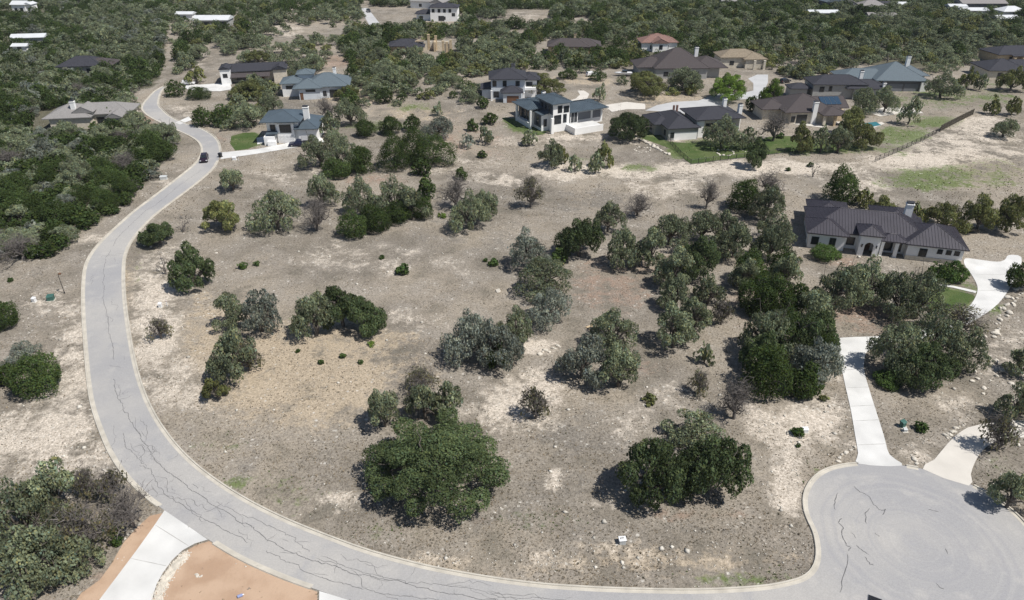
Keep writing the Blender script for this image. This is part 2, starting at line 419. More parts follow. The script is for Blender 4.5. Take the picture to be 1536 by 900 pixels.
ROAD_L = [(244,130),(232,137),(222,147),(214,157),(213,165),(222,174),(240,184),(262,194),(284,204),(297,213),(302,223),(300,235),(290,248),(272,263),(250,280),(225,299),(200,318),(175,340),(152,362),(136,382),(127,402),(124,430),(124,465),(126,500),(129,540),(133,580),(139,612),(150,645),(165,680),(187,713),(215,742),(247,766),(310,808),(360,838),(420,865),(478,886),(525,901),(600,922),(700,942),(820,958),(960,968),(1100,970),(1200,975),(1320,1000)]
ROAD_R = [(249,130),(243,136),(239,146),(238,157),(244,165),(256,175),(275,184),(300,192),(318,202),(328,213),(331,228),(327,241),(318,255),(300,271),(278,288),(255,305),(232,323),(212,343),(197,363),(188,385),(186,412),(187,440),(190,470),(196,510),(203,545),(213,580),(228,615),(250,650),(280,685),(320,718),(370,750),(430,780),(500,808),(560,829),(640,850),(720,865),(800,876),(880,882),(960,885),(1040,886),(1100,884),(1150,880),(1186,873)]
SAC = [(1206,866),(1219,854),(1225,838),(1225,820),(1221,800),(1212,780),(1207,765),(1206,748),(1210,733),(1220,718),(1235,707),(1255,700),(1285,696),(1340,697),(1385,704),(1420,713),(1460,729),(1495,749),(1522,770),(1545,795),(1568,830),(1582,875),(1580,930),(1545,980),(1450,1010)]
rl = smooth([(*P(*p), 0) for p in ROAD_L], 5); rr = smooth([(*P(*p), 0) for p in ROAD_R+SAC], 5)
road_poly_w = [(p[0], p[1]) for p in rl] + [(p[0], p[1]) for p in rr[::-1]]
SACC = P(1372, 815)

am = bpy.data.materials.new('worn_pale_asphalt'); am.use_nodes = True
g = NT(am); geo = g.n('NewGeometry'); pos = geo.outputs['Position']
nb = g.noise(pos, .05, 4, .55); nm = g.noise(pos, .35, 6, .6); nf = g.noise(pos, 6.0, 4, .7)
c = g.mix(g.ramp(nb, .36, .64), (.335,.333,.338), (.41,.398,.38))
c = g.mix(g.ramp(nm, .52, .72, 0, .55), c, (.46,.445,.42))
c = g.mix(g.ramp(nm, .28, .44, .4, 0), c, (.285,.29,.31))
# tyre rings on the turning circle
off = g.n('VectorMath', operation='SUBTRACT'); g.l(pos, off.inputs[0]); off.inputs[1].default_value = (SACC[0], SACC[1], 0)
flat = g.n('VectorMath', operation='MULTIPLY'); g.l(off.outputs[0], flat.inputs[0]); flat.inputs[1].default_value = (1, 1, 0)
ln = g.n('VectorMath', operation='LENGTH'); g.l(flat.outputs[0], ln.inputs[0])
rad = g.math('ADD', ln.outputs['Value'], g.math('MULTIPLY', g.math('SUBTRACT', nb, .5), 3.0))
ring = g.n('TexNoise', Scale=1.6, Detail=3.0, noise_dimensions='1D'); g.l(rad, ring.inputs['W'])
inside = g.ramp(ln.outputs['Value'], 9.5, 12.5, 1, 0)
c = g.mix(g.math('MULTIPLY', g.math('MULTIPLY', g.ramp(ring.outputs['Fac'], .5, .68), inside), .28), c, (.30,.30,.32))
c = g.mix(g.math('MULTIPLY', g.math('MULTIPLY', g.ramp(ring.outputs['Fac'], .32, .46, 1, 0), inside), .22), c, (.43,.42,.41))
sc = g.n('VectorMath', operation='SCALE'); g.l(c, sc.inputs[0]); g.l(g.ramp(nf, .25, .75, .90, 1.10), sc.inputs['Scale'])
g.l(sc.outputs[0], g.b.inputs['Base Color']); g.b.inputs['Roughness'].default_value = .85; g.b.inputs['Specular IOR Level'].default_value = .25

road = sheet('road', road_poly_w, .05, am, step=3, world=True); setp(road, kind='structure', label='worn pale asphalt road curving round the lot to a turning circle')

# dark crack sealing lines, random walks along the road
ck = MB(); rnd = random.Random(3)
sealm = mat('crack_sealing_tar', (.14, .14, .142), .8, .2)
nmid = min(len(rl), len(rr))
def lerp2(a, b, t): return (a[0]+(b[0]-a[0])*t, a[1]+(b[1]-a[1])*t)
cL = [Vector((p[0], p[1])) for p in rl]; cR = [Vector((p[0], p[1])) for p in rr]
def road_pt(s, u):
    """s in 0..1 index over the shared run, u across"""
    i = s*(5*(len(ROAD_R)-1)-2); k = int(i); t = i-k
    a = cL[min(k, len(cL)-2)].lerp(cL[min(k+1, len(cL)-1)], t)
    # nearest point across
    b = min(cR[max(0, k-25):k+26], key=lambda q: (q-a).length)
    return a.lerp(b, u)
def ribbon(mb, pts, w, off):
    n = len(pts); L = []; Rr = []
    for i, p in enumerate(pts):
        d = pts[min(i+1, n-1)]-pts[max(i-1, 0)]
        d = d.normalized() if d.length > 1e-6 else Vector((1, 0)); q = Vector((-d.y, d.x))*w*.5*(rnd.uniform(.6, 1.3) if 0 < i < n-1 else .3)
        L.append(p+q); Rr.append(p-q)
    vs = [(p.x, p.y, hz(p.x, p.y)+off) for p in L]+[(p.x, p.y, hz(p.x, p.y)+off) for p in Rr]
    mb.add(vs, [(n+i, n+i+1, i+1, i) for i in range(n-1)])
def walk(p, ang, L, jit=.5, step=.55):
    out = [Vector(p)]; a = ang
    for _ in range(int(L/step)):
        a = ang+rnd.gauss(0, jit); out.append(out[-1]+Vector((math.cos(a), math.sin(a)))*step)
    return out
for u, s0, s1, w in ((.53,.30,.585,.06),(.5,.60,.99,.075),(.33,.66,.97,.06),(.66,.74,.96,.05)):
    run = []; s = s0; dr = 0
    while s < s1:
        dr = max(-.1, min(.1, dr+rnd.gauss(0, .012))); run.append(road_pt(s, u+dr)); s += .0012
        if rnd.random() < (.004 if u in (.53, .5) else .02):
            if len(run) > 4: ribbon(ck, run, w, .056)
            run = []; s += rnd.uniform(.002, .012)
    if len(run) > 4: ribbon(ck, run, w, .056)
for _ in range(95):
    s = rnd.uniform(.46, .985); u = rnd.uniform(.24, .8)
    if s < .6 and rnd.random() < .45: continue
    p = road_pt(s, u); q = road_pt(min(s+.004, .995), u); ang = math.atan2(q.y-p.y, q.x-p.x)
    r = rnd.random()
    if r < .62: run = walk(p, ang, rnd.uniform(1.2, 6.5), .55)
    else: run = walk(p, ang+rnd.choice((-1, 1))*1.35, rnd.uniform(.8, 2.4), .5)
    ribbon(ck, run, rnd.uniform(.03, .055), .057)
for pl in ([(1280,730),(1290,738),(1302,744),(1310,757),(1322,766),(1328,764),(1323,773)],[(1256,740),(1252,755),(1252,765)],[(1262,778),(1258,784),(1264,792),(1262,800),(1267,812),(1270,818)],[(1271,832),(1270,850),(1264,868),(1260,890)],
           [(1304,763),(1298,772),(1299,786)],[(1393,765),(1408,768)],[(1284,818),(1292,825),(1302,832)],[(1298,836),(1303,845),(1310,848)],[(1404,875),(1410,882),(1416,884)],[(1418,823),(1421,832)],[(1312,800),(1318,805)],[(1278,800),(1284,808)],[(1268,818),(1276,822),(1271,826)]):
    ps = smooth([(*P(*p), 0) for p in pl], 4)
    ribbon(ck, [Vector((p[0]+rnd.gauss(0, .05), p[1]+rnd.gauss(0, .05))) for p in ps], .09, .058)
ck.build('crack_sealing', sealm, road)

# kerb with gutter, broken at the driveway mouths
def kerb_run(pts, side, mb):
    """pts on the pavement edge; side=+1: land lies left of the run"""
    n = len(pts); prof = ((-.42,.058),(-.02,.060),(0,.17),(.17,.18),(.24,.02),(.24,-.15))
    vs = []
    for i, p in enumerate(pts):
        d = (pts[min(i+1, n-1)]-pts[max(i-1, 0)]).normalized(); q = Vector((-d.y, d.x))*side
        z = hz(p.x, p.y)
        for o_, zz in prof: vs.append((p.x+q.x*o_, p.y+q.y*o_, z+zz))
    k = len(prof); fs = []
    for i in range(n-1):
        for j in range(k-1):
            f = (i*k+j, (i+1)*k+j, (i+1)*k+j+1, i*k+j+1)
            fs.append(f if side < 0 else f[::-1])
    mb.add(vs, fs)
kb = MB()
gaps = [((247,766),(312,810)),((478,886),(535,904)),((331,229),(331,239)),((1287,695),(1352,699)),((1384,703),(1455,729))]
def near_gap(p):
    for a, b in gaps:
        A = Vector(P(*a)); B = Vector(P(*b)); mid = (A+B)/2
        if (p-mid).length < (A-B).length/2+.15: return True
    return False
for src, side in ((rl, -1), (rr, 1)):
    run = []
    dense = []
    for i in range(len(src)-1):
        a, b = Vector(src[i][:2]), Vector(src[i+1][:2]); m_ = max(1, int((b-a).length/.8))
        for k in range(m_): dense.append(a.lerp(b, k/m_))
    for p in dense:
        if near_gap(p):
            if len(run) > 2: kerb_run(run, side, kb)
            run = []
        else:
            if not run or (p-run[-1]).length > .35: run.append(p)
    if len(run) > 2: kerb_run(run, side, kb)
ko = kb.build('kerb', M['kerb']); setp(ko, kind='structure', label='pale concrete kerb along both edges of the road')

# ------------------------------------------------------------ driveways, paths
D = {}
D['bottom_left'] = [(247,766),(312,810),(292,816),(274,826),(258,841),(245,859),(235,877),(228,900),(220,930),(112,940),(148,902),(175,866),(205,826),(230,791)]
D['bottom'] = [(479,887),(534,904),(560,935),(478,940)]
D['right'] = [(1288,696),(1287,680),(1282,650),(1276,615),(1268,580),(1261,545),(1255,514),(1262,507),(1330,504),(1375,496),(1420,481),(1450,463),(1463,446),(1466,430),(1457,412),(1447,398),(1448,388),(1470,390),(1495,393),(1507,390),(1513,383),(1532,386),(1527,410),(1515,432),(1497,456),(1470,476),(1430,496),(1385,508),(1340,515),(1303,525),(1296,545),(1297,560),(1303,582),(1315,620),(1326,655),(1334,682),(1353,699)]
D['second'] = [(1384,704),(1401,690),(1421,666),(1441,648),(1470,637),(1560,630),(1570,655),(1510,657),(1478,672),(1463,692),(1456,712),(1453,729)]
D['leftlawn'] = [(331,229),(385,224),(440,213),(480,205),(489,213),(445,221),(385,231),(331,239)]
D['far_left'] = [(274,126),(300,127),(345,124),(348,134),(330,137),(300,137),(276,133)]
D['small'] = [(263,184),(283,175),(288,180),(270,187)]
drive_ob = {}
for k, mt, nn in (('bottom_left','concrete',0),('bottom','concrete',0),('right','concrete',3),('second','tan_concrete',2),('leftlawn','concrete',0),('far_left','concrete',0),('small','concrete',0)):
    o = sheet('driveway', D[k], .064, M[mt], n=nn, step=2.5)
    setp(o, kind='structure'); drive_ob[k] = o
    o['label'] = {'bottom_left':'white concrete driveway flaring onto the road at bottom left','bottom':'white concrete driveway corner at the bottom edge','right':'long white concrete driveway from the turning circle to the dark roofed house','second':'tan concrete driveway at the right edge','leftlawn':'white concrete driveway of the blue roofed house','far_left':'pale driveway in front of the far dark roofed house','small':'short pale driveway beside the far bend'}[k]
for poly, mt, lab in (([(1396,424),(1430,429),(1465,437),(1463,440),(1430,432),(1396,427)],'concrete','thin concrete walk from drive to front door'),
                 ([(385,207),(397,205),(400,213),(386,217)],'concrete','small concrete patio beside the lawn'),
                 ([(1165,182),(1195,187),(1235,192),(1250,186),(1290,191),(1308,193),(1327,186),(1322,183),(1300,188),(1270,182),(1240,184),(1200,180)],'tan_concrete','pale patio paving behind the brown house'),
                 ([(1300,168),(1330,160),(1375,163),(1385,170),(1350,171),(1320,175)],'tan_concrete','pale terrace around the far side of the brown house')):
    o = sheet('path', poly, .07, M[mt], step=3); setp(o, kind='structure', label=lab)
farroad = mat('far_pale_asphalt', (.46, .465, .47), .85, .2, noise=(.2, .08, 5))
o = sheet('road', [(968,166),(985,158),(1010,153),(1048,151),(1072,142),(1090,138),(1112,140),(1130,136),(1130,125),(1122,118),(1136,112),(1152,112),(1152,124),(1146,136),(1140,148),(1095,150),(1082,158),(1062,168),(1040,173),(1010,168)], .05, farroad); setp(o, kind='structure', label='pale cul-de-sac road behind the white house')
o = sheet('road', [(539,12),(551,12),(572,38),(556,41)], .05, farroad); setp(o, kind='structure', label='straight grey road far up the hill')
o = sheet('path', [(-20,88),(0,77),(12,73),(20,74),(4,86),(-20,100)], .05, farroad); setp(o, kind='structure', label='grey track at the far left edge')
o = sheet('path', [(862,154),(880,150),(884,141),(876,136),(866,136),(870,142),(864,148),(850,152)], .05, M['tan_concrete']); setp(o, kind='structure', label='pale gravel track behind the white house')
o = sheet('path', [(905,158),(940,153),(968,156),(968,164),(940,164),(918,168)], .05, M['tan_concrete']); setp(o, kind='structure', label='pale drive linking the white house to the cul-de-sac')

# bare red soil by the driveway at bottom left
sm = bpy.data.materials.new('raked_red_soil'); sm.use_nodes = True
g = NT(sm); geo = g.n('NewGeometry'); pos = geo.outputs['Position']
c = g.mix(g.ramp(g.noise(pos, .3, 6), .35, .65), (.40,.275,.19), (.49,.355,.255))
c = g.mix(g.ramp(g.noise(pos, 4.5, 4, .7), .6, .72, 0, .55), c, (.28,.19,.13))
g.l(c, g.b.inputs['Base Color']); g.b.inputs['Roughness'].default_value = .95; g.b.inputs['Specular IOR Level'].default_value = .1
bp = g.n('Bump', Strength=.4, Distance=.08); g.l(g.noise(pos, 3.0, 6), bp.inputs['Height']); g.l(bp.outputs[0], g.b.inputs['Normal'])
for poly, lab in (([(243,770),(246,772),(229,793),(204,828),(174,868),(147,904),(110,942),(70,945),(105,915),(122,890),(150,870),(168,845),(185,815),(205,792),(225,774)],'strip of bare red soil left of the driveway'),
             ([(314,812),(360,840),(420,868),(476,888),(476,942),(222,935),(230,900),(237,878),(247,860),(260,843),(275,829),(294,818)],'raked red soil between driveway and road')):
    o = sheet('bare_soil', poly, .035, sm, step=2.5); setp(o, kind='structure', label=lab)

NOVEG = [D[k] for k in D]+[[(p[0], p[1]) for p in ROAD_L+SAC[::-1]+ROAD_R[::-1]],
  [(968,166),(985,158),(1010,153),(1048,151),(1072,142),(1090,138),(1112,140),(1130,136),(1122,118),(1136,112),(1152,112),(1152,124),(1140,148),(1082,158),(1040,173)],
  [(535,8),(556,8),(578,44),(550,46)]]

# ------------------------------------------------------------ mown lawns
lm = bpy.data.materials.new('mown_lawn'); lm.use_nodes = True
g = NT(lm); geo = g.n('NewGeometry'); pos = geo.outputs['Position']
c = g.mix(g.ramp(g.noise(pos, .22, 5), .35, .66), (.062,.10,.030), (.105,.132,.053))
c = g.mix(g.ramp(g.noise(pos, .6, 5, .65), .58, .74, 0, .7), c, (.22,.20,.12))
sc = g.n('VectorMath', operation='SCALE'); g.l(c, sc.inputs[0]); g.l(g.ramp(g.noise(pos, 5, 4, .7), .25, .75, .7, 1.3), sc.inputs['Scale'])
g.l(sc.outputs[0], g.b.inputs['Base Color']); g.b.inputs['Roughness'].default_value = .95; g.b.inputs['Specular IOR Level'].default_value = .1
bp = g.n('Bump', Strength=.5, Distance=.1); g.l(g.noise(pos, 6, 4, .7), bp.inputs['Height']); g.l(bp.outputs[0], g.b.inputs['Normal'])
for poly, lab in (([(753,177),(769,178),(797,190),(820,198),(806,203),(781,197),(764,188)], 'vivid green lawn strip left of the white house'),
             ([(956,202),(985,207),(1003,212),(1020,214),(1045,215),(1085,216),(1130,214),(1150,206),(1180,204),(1215,207),(1250,209),(1262,216),(1250,222),(1200,227),(1165,230),(1128,235),(1080,240),(1037,246),(1021,232),(1003,222),(975,212)], 'green lawn inside the black iron fence'),
             ([(347,204),(384,199),(389,216),(353,226)], 'square green lawn beside the blue roofed house'),
             ([(1398,431),(1430,436),(1458,442),(1461,449),(1440,462),(1415,470),(1392,462),(1385,445)], 'lawn between the walk and the white drive')):
    o = sheet('lawn', poly, .03, lm, n=2, step=2.5); setp(o, kind='structure', label=lab)

# control joints across the straight drive
jt = mat('concrete_joint', (.33, .32, .30), .9, .1); jb = MB()
for (a, b_) in (((1286,668),(1331,666)),((1279,632),(1321,630)),((1274,610),(1313,608)),((1268,582),(1304,581)),((1262,556),(1297,553)),((1452,470),(1478,462)),((1464,436),(1512,436)),((1462,412),(1525,412)),((1300,504),(1302,524)),((1345,501),(1347,513)),((1390,492),(1394,505))):
    A, B = Vector(P(*a)), Vector(P(*b_)); ribbon(jb, [A.lerp(B, i/8) for i in range(9)], .07, .068)
jb.build('control_joint', jt, drive_ob['right'])
jb = MB()
for (a, b_) in (((233,788),(284,820)),((196,838),(252,850))):
    A, B = Vector(P(*a)), Vector(P(*b_)); ribbon(jb, [A.lerp(B, i/8) for i in range(9)], .05, .068)
jb.build('control_joint', jt, drive_ob['bottom_left'])
# ================================================================= VEGETATION
def quads_from(pts, nrm, size, asp, rg):
    n = len(pts)
    nrm = nrm/np.maximum(np.linalg.norm(nrm, axis=1, keepdims=True), 1e-6)
    r = rg.normal(size=(n, 3))
    t = np.cross(nrm, r); t /= np.maximum(np.linalg.norm(t, axis=1, keepdims=True), 1e-6)
    b = np.cross(nrm, t)
    s = size[:, None]*.5; a = asp[:, None]
    # four uneven corners: a ragged leaf spray rather than a tidy square
    j = rg.uniform(.65, 1.35, (4, n, 1))
    v = np.stack([pts-t*s*j[0], pts-b*s*a*j[1], pts+t*s*j[2], pts+b*s*a*j[3]], 1).reshape(-1, 3)
    q = np.arange(4*n).reshape(n, 4)
    return v, q

def crown_points(kind, W, H, rg, nleaf):
    """leaf positions / normals / tints for a crown of diameter W and height H standing at the origin; also lobes"""
    Rr = W/2
    lob = []
    if kind == 'cedar':
        nl = max(5, int(6+W*1.3))
        for i in range(nl):
            a = rg.uniform(0, 2*PI); r = Rr*.72*math.sqrt(rg.uniform(.02, 1)); q = r/Rr
            top = H*(1-.62*q**1.4)
            zc = rg.uniform(.22, .8)*top
            lr = rg.uniform(.2, .32)*W*(1-.25*q)
            lob.append((r*math.cos(a), r*math.sin(a), min(zc, top-lr*.5), lr, rg.uniform(.9, 1.35), rg.uniform(.82, 1.2)))
        lob.append((rg.normal()*.05*W, rg.normal()*.05*W, H*.72, W*.22, 1.3, 1.05))
    else:
        nl = max(7, int((5+W*2.2) if kind == 'oakg' else (5+W*3.0)))
        st_a = rg.uniform(0, PI); st = rg.uniform(.78, 1.0); notch = rg.uniform(0, 6.28, 3); na = .05 if kind == 'oakg' else .16
        # evenly spread foliage clumps (best candidate), so the outline is lobed and gaps stay between clumps
        done = []
        sp = 1.9*Rr*.84/math.sqrt(nl)
        for i in range(nl):
            best = None
            for _ in range(8 if kind == 'oakg' else 3):
                a = rg.uniform(0, 2*PI); r = Rr*.84*math.sqrt(rg.uniform(.0, 1))*(1-na*math.sin(2*a+notch[0])-na*.75*math.sin(3*a+notch[1]))
                dm = min([math.hypot(r*math.cos(a)-u, r*math.sin(a)-v_) for u, v_ in done] or [9])
                if best is None or dm > best[0]: best = (dm, a, r)
            _, a, r = best; q = r/Rr; done.append((r*math.cos(a), r*math.sin(a)))
            top = H*(1-.40*q*q)*(1-.12*math.sin(a+notch[2]))
            lr = rg.uniform(.13, .24)*W*(1-.15*q) if W > 6 else rg.uniform(.18, .28)*W
            lr = min(lr, 2.3)
            if kind == 'oakg': lr = sp*rg.uniform(.62, .86)
            else: lr = min(sp*rg.uniform(.50, .98), 2.0)
            zc = top-lr*.7-rg.uniform(0, .42)*H*(.35+q)
            lob.append((r*math.cos(a), r*math.sin(a), max(zc, H*.28), lr, rg.uniform(.6, .9), rg.uniform(.70, 1.32)))
    L = np.array(lob)
    w = L[:, 3]**2; w /= w.sum()
    N = int(nleaf*1.5)
    k = rg.choice(len(L), N, p=w)
    d = rg.normal(size=(N, 3)); d[:, 2] += .35; d /= np.linalg.norm(d, axis=1, keepdims=True)
    rad = L[k, 3]*(1-np.abs(rg.normal(0, .17, N)))*np.where(rg.random(N) < .12, 1.16, 1)
    # finer clumps on each lobe
    ph = rg.uniform(0, 6.28, (len(L), 3)); fr = rg.uniform(3, 6, (len(L), 3))
    bumpy = 1+.13*(np.sin(d[:, 0]*fr[k, 0]+ph[k, 0])+np.sin(d[:, 1]*fr[k, 1]+ph[k, 1])+np.sin(d[:, 2]*fr[k, 2]+ph[k, 2]))/1.5
    p = L[k, :3]+d*(rad*bumpy)[:, None]*np.stack([np.ones(N), np.ones(N), L[k, 4]], 1)
    # drop most leaves buried in other lobes
    keep = np.ones(N, bool)
    for j in range(len(L)):
        q = (p-L[j, :3])/np.array([1, 1, L[j, 4]])
        keep &= ~((np.linalg.norm(q, axis=1) < L[j, 3]*.70) & (k != j) & (rg.random(N) < .85))
    keep &= p[:, 2] > (.04 if kind == 'cedar' else .10)*H
    p, d, k = p[keep][:nleaf], d[keep][:nleaf], k[keep][:nleaf]
    tint = L[k, 5]*rg.uniform(.72, 1.30, len(p))
    return p, d, tint, lob

HUES = {'sparse': .10, 'oak': .10, 'oakg': .08, 'oakgrey': .08, 'cedar': .10, 'yoak': .10, 'bright': .08, 'bare': .05, 'shrub': .08}
def tint_rgb(kind, t, rg):
    hv = HUES[kind]; n = len(t)
    w = rg.normal(0, hv, n)
    c = np.stack([t*(1+w), t*(1+.25*w), t*(1-.8*w)], 1)
    return np.clip(c, .2, 2.2)

def limb(mb, p0, p1, r0, r1, rg, n=5, sides=5, wob=.10):
    p0, p1 = Vector(p0), Vector(p1); L = (p1-p0).length
    pts = []; rr = []
    for i in range(n+1):
        t = i/n; q = p0.lerp(p1, t)
        if 0 < i < n: q = q+Vector(rg.normal(size=3))*L*wob*.5+Vector((0, 0, L*.10*math.sin(t*PI)))
        pts.append(q); rr.append(r0+(r1-r0)*t)
    mb.tube(pts, rr, sides, False)
    return pts

def build_template(kind, W, H, seed, lod):
    rg = np.random.default_rng(seed)
    dens = {'oak': 58, 'sparse': 17, 'oakg': 100, 'oakgrey': 50, 'cedar': 120, 'yoak': 84, 'bright': 95, 'bare': 3.5, 'shrub': 120}[kind]
    if lod == 0:
        ls = .16 if W < 4 else .18 if W < 7 else .20
        nleaf = int(dens*W*W*(.27/ls)**2*(1.05 if W < 7 else .85))
    else:
        ls = .38; nleaf = int(dens*W*W*.42)
    nleaf = max(nleaf, 120)
    ck = kind if kind in ('bare', 'oakg') else ('cedar' if kind in ('cedar', 'shrub') else 'oak')
    p, d, t, lob = crown_points(ck, W, H, rg, nleaf)
    nr = d+rg.normal(size=d.shape)*.75
    nr[:, 2] += .15
    sz = ls*np.exp(rg.normal(0, .32, len(p))).clip(.5, 2.0); asp = rg.uniform(.6, 1.1, len(p))
    if kind == 'bare': sz *= rg.uniform(.5, 1, len(p)); asp *= .4
    v, q = quads_from(p, nr, sz, asp, rg)
    crown = (v, q, np.repeat(tint_rgb(kind, t, rg), 4, axis=0))
    # trunk and limbs
    mb = MB()
    tr = (.055*W**.75 if kind != 'cedar' else .04*W**.75)
    tr = max(tr, .05)
    fork = Vector((rg.normal()*.05*W, rg.normal()*.05*W, H*.22))
    if kind not in ('cedar', 'shrub'):
        limb(mb, (0, 0, -.3), fork, tr*1.25, tr, rg, 3, 7, .05)
        order = sorted(lob, key=lambda l: -l[3])[:(14 if lod == 0 else 4)]
        for l in order:
            e = Vector(l[:3]); s0 = fork.lerp(Vector((0, 0, H*.12)), rg.uniform(0, .6))
            pts = limb(mb, s0, e, tr*.62, tr*.14, rg, 5, 5, .12)
            if lod == 0:
                for _ in range({'bare': 5, 'sparse': 5}.get(kind, 3)):
                    a = pts[rg.integers(2, 5)]
                    e2 = a+Vector((rg.normal(), rg.normal(), abs(rg.normal())*.6+.15))*W*.12
                    p2 = limb(mb, a, e2, tr*.25, tr*.06, rg, 3, 4, .15)
                    if kind in ('bare', 'sparse'):
                        for _ in range(4):
                            b0 = p2[rg.integers(1, 4)]
                            e3 = b0+Vector((rg.normal(), rg.normal(), rg.normal()*.5+.5))*W*.085
                            p3 = limb(mb, b0, e3, tr*.10, .012, rg, 2, 3, .2)
                            for _ in range(3):
                                b1 = p3[rg.integers(1, 3)]
                                limb(mb, b1, b1+Vector((rg.normal(), rg.normal(), rg.normal()*.6+.3))*W*.05, .018, .008, rg, 1, 3, .2)
    else:
        limb(mb, (0, 0, -.2), (0, 0, H*.6), tr, tr*.3, rg, 4, 6, .04)
        for l in lob[:5]: limb(mb, (0, 0, H*.2), l[:3], tr*.5, tr*.15, rg, 3, 4, .06)
    return crown, mb

TCACHE = {}
SIZES = [2.2, 4.0, 6.5, 9.5, 13, 18]
def template(kind, W, var, lod):
    Wt = min(SIZES, key=lambda s: abs(math.log(s/W)))
    Ht = Wt*{'cedar': .85, 'shrub': .7}.get(kind, .62 if Wt < 8 else .5)
    key = (kind, Wt, var, lod)
    if key not in TCACHE:
        crown, mb = build_template(kind, Wt, Ht, abs(hash((sum(map(ord, kind)), int(Wt*10), var, lod))) % 2**31, lod)
        cm = np_mesh(kind+'_crown', crown[0], crown[1], FOL[kind], crown[2])
        tm = mb.mesh(kind+'_trunk', M['twig'] if kind in ('bare', 'sparse') else M['bark'], True)
        TCACHE[key] = (cm, tm, Wt, Ht)
    return TCACHE[key]

NAMES = {'oak': ('live_oak', 'live oak'), 'oakg': ('live_oak', 'live oak'), 'sparse': ('sparse_oak', 'sparse oak'), 'oakgrey': ('live_oak', 'live oak'), 'cedar': ('cedar_tree', 'cedar tree'), 'yoak': ('budding_oak', 'budding oak'), 'bright': ('leafy_tree', 'leafy tree'), 'bare': ('bare_tree', 'bare tree'), 'shrub': ('shrub', 'shrub')}

def plant(kind, x, y, W, H, label, group=None, rot=None, var=None, lod=0, parts=True, rg=rng):
    var = int(rg.integers(0, 3)) if var is None else var
    cm, tm, Wt, Ht = template(kind, W, var, lod)
    nm, cat = NAMES[kind]
    rot = rg.uniform(0, 6.28) if rot is None else rot
    s = W/Wt; sz = H/Ht
    loc = (x, y, hz(x, y)-.03)
    r = empty(nm, loc, rot, label, cat, group); r.scale = (s, s, sz)
    for n_, m_ in (('crown', cm), ('trunk', tm)):
        o = bpy.data.objects.new(n_, m_); C.objects.link(o); o.parent = r
    return r

TREES = []   # (kind, x, y, W, H, label, group)
def T(kind, x0, y0, x1, y1, label, mode='d', group=None):
    """hand-placed tree from its outline on the photo; mode d: y1 is the foot of a low crown, t: y1 is the trunk's foot"""
    cx = (x0+x1)/2
    gx_, gy_ = P(cx, y1); s = scale_at(gx_, gy_)
    W = (x1-x0)/s
    dep = TILT+math.atan((y1-450)/F)
    yc = y1-(.30*W*s*math.sin(dep) if mode == 'd' else .03*W*s)
    # crown leans outward from the image's nadir: shift the foot
    hgt = max((yc-y0)/s-.28*W*math.sin(dep), 0)/(.86*math.cos(dep))
    H = min(max(hgt, .36*W, 1.0), (1.25 if mode == 't' or W < 3 else 1.08)*W, 8.2)
    lean = (cx-768)/(2293-yc)*(.5*H*math.cos(dep)*s)
    bx, by = P(cx-lean, yc)
    TREES.append([kind, bx, by, W*(1.0 if kind == 'oakg' else .96), H, label, group, True])

# ---------------------------------------------------------------- hand-placed trees
# bottom left mott
T('oak',-30,720,95,840,'grey green live oak at the left edge above the bottom corner')
T('oak',20,690,120,800,'live oak at the back of the thicket beside the road bend')
T('sparse',70,735,170,850,'live oak nearest the red soil strip in the bottom left thicket')
T('oak',-20,800,85,905,'live oak in the bottom left corner of the photo')
T('oak',30,780,130,880,'live oak in the middle of the bottom left thicket')
T('oak',90,780,150,870,'low grey oak between thicket and red soil strip')
T('sparse',105,690,150,745,'thin bare tree standing behind the bottom left thicket','t')
T('sparse',135,705,190,752,'sparse bare tree between the thicket and the road kerb','t')
T('bare',150,730,230,792,'bare tree with a long branch reaching towards the driveway','t')
T('cedar',15,530,88,600,'round dark cedar left of the road bend')
T('oakgrey',0,512,60,560,'grey oak growing behind the round cedar left of the road')
T('cedar',-35,520,15,592,'cedar cut by the left edge beside the round cedar')
T('cedar',-30,448,22,500,'dark cedar cut by the left edge under the wood')
T('oakg',255,372,316,440,'dense round live oak right of the road near the white rocks')
T('bare',230,378,262,412,'small bare shrub left of the dense round oak','t')
T('oakg',208,328,260,368,'spring green tree beside the road curve','t')
T('bare',258,322,290,348,'bare sapling behind the spring green tree','t')
T('oak',323,251,369,290,'lone round live oak near the parked bin and white drive')
T('yoak',300,297,356,352,'olive coloured budding oak up the slope from the spring green tree')
T('oak',370,280,452,354,'broad live oak right of the olive budding oak')
T('oak',462,258,508,312,'live oak standing before the dense cedars','t')
T('oak',318,436,372,498,'left one of the open oaks above the road verge')
T('oakgrey',355,432,420,498,'silvery open oak with a dark forked trunk above the road verge','t')
T('oak',305,490,388,580,'leaning live oak thicket below the two open oaks')
T('sparse',345,510,395,556,'bare tree at the right of the leaning oak thicket','t')
T('yoak',303,566,340,606,'small olive shrub tree at the foot of the leaning thicket')
T('sparse',220,474,256,514,'small sparse bush on the pale gravel beside the road')
T('oak',434,430,500,506,'left oak of the green trio in mid field','t')
T('oakg',478,412,545,500,'taller middle oak of the green trio in mid field')
T('oakg',515,415,577,508,'right oak of the green trio in mid field')
T('cedar',500,318,552,362,'dark cedar at the near left end of the cedar clump')
T('cedar',535,308,585,352,'dark cedar second at the near end of the cedar clump')
T('oak',510,268,570,330,'live oak at the left rear of the cedar clump')
T('oak',560,262,625,330,'live oak in the centre of the cedar clump')
T('oak',590,270,640,335,'grey green oak at the right of the cedar clump')
T('cedar',575,300,622,338,'cedar in the right front of the cedar clump')
T('cedar',612,295,652,330,'cedar at the right end of the clump beside bare twigs')
T('cedar',625,262,655,298,'upper right cedar of the clump')
T('bare',440,296,505,347,'leaning bare tree between broad oak and cedar clump','t')
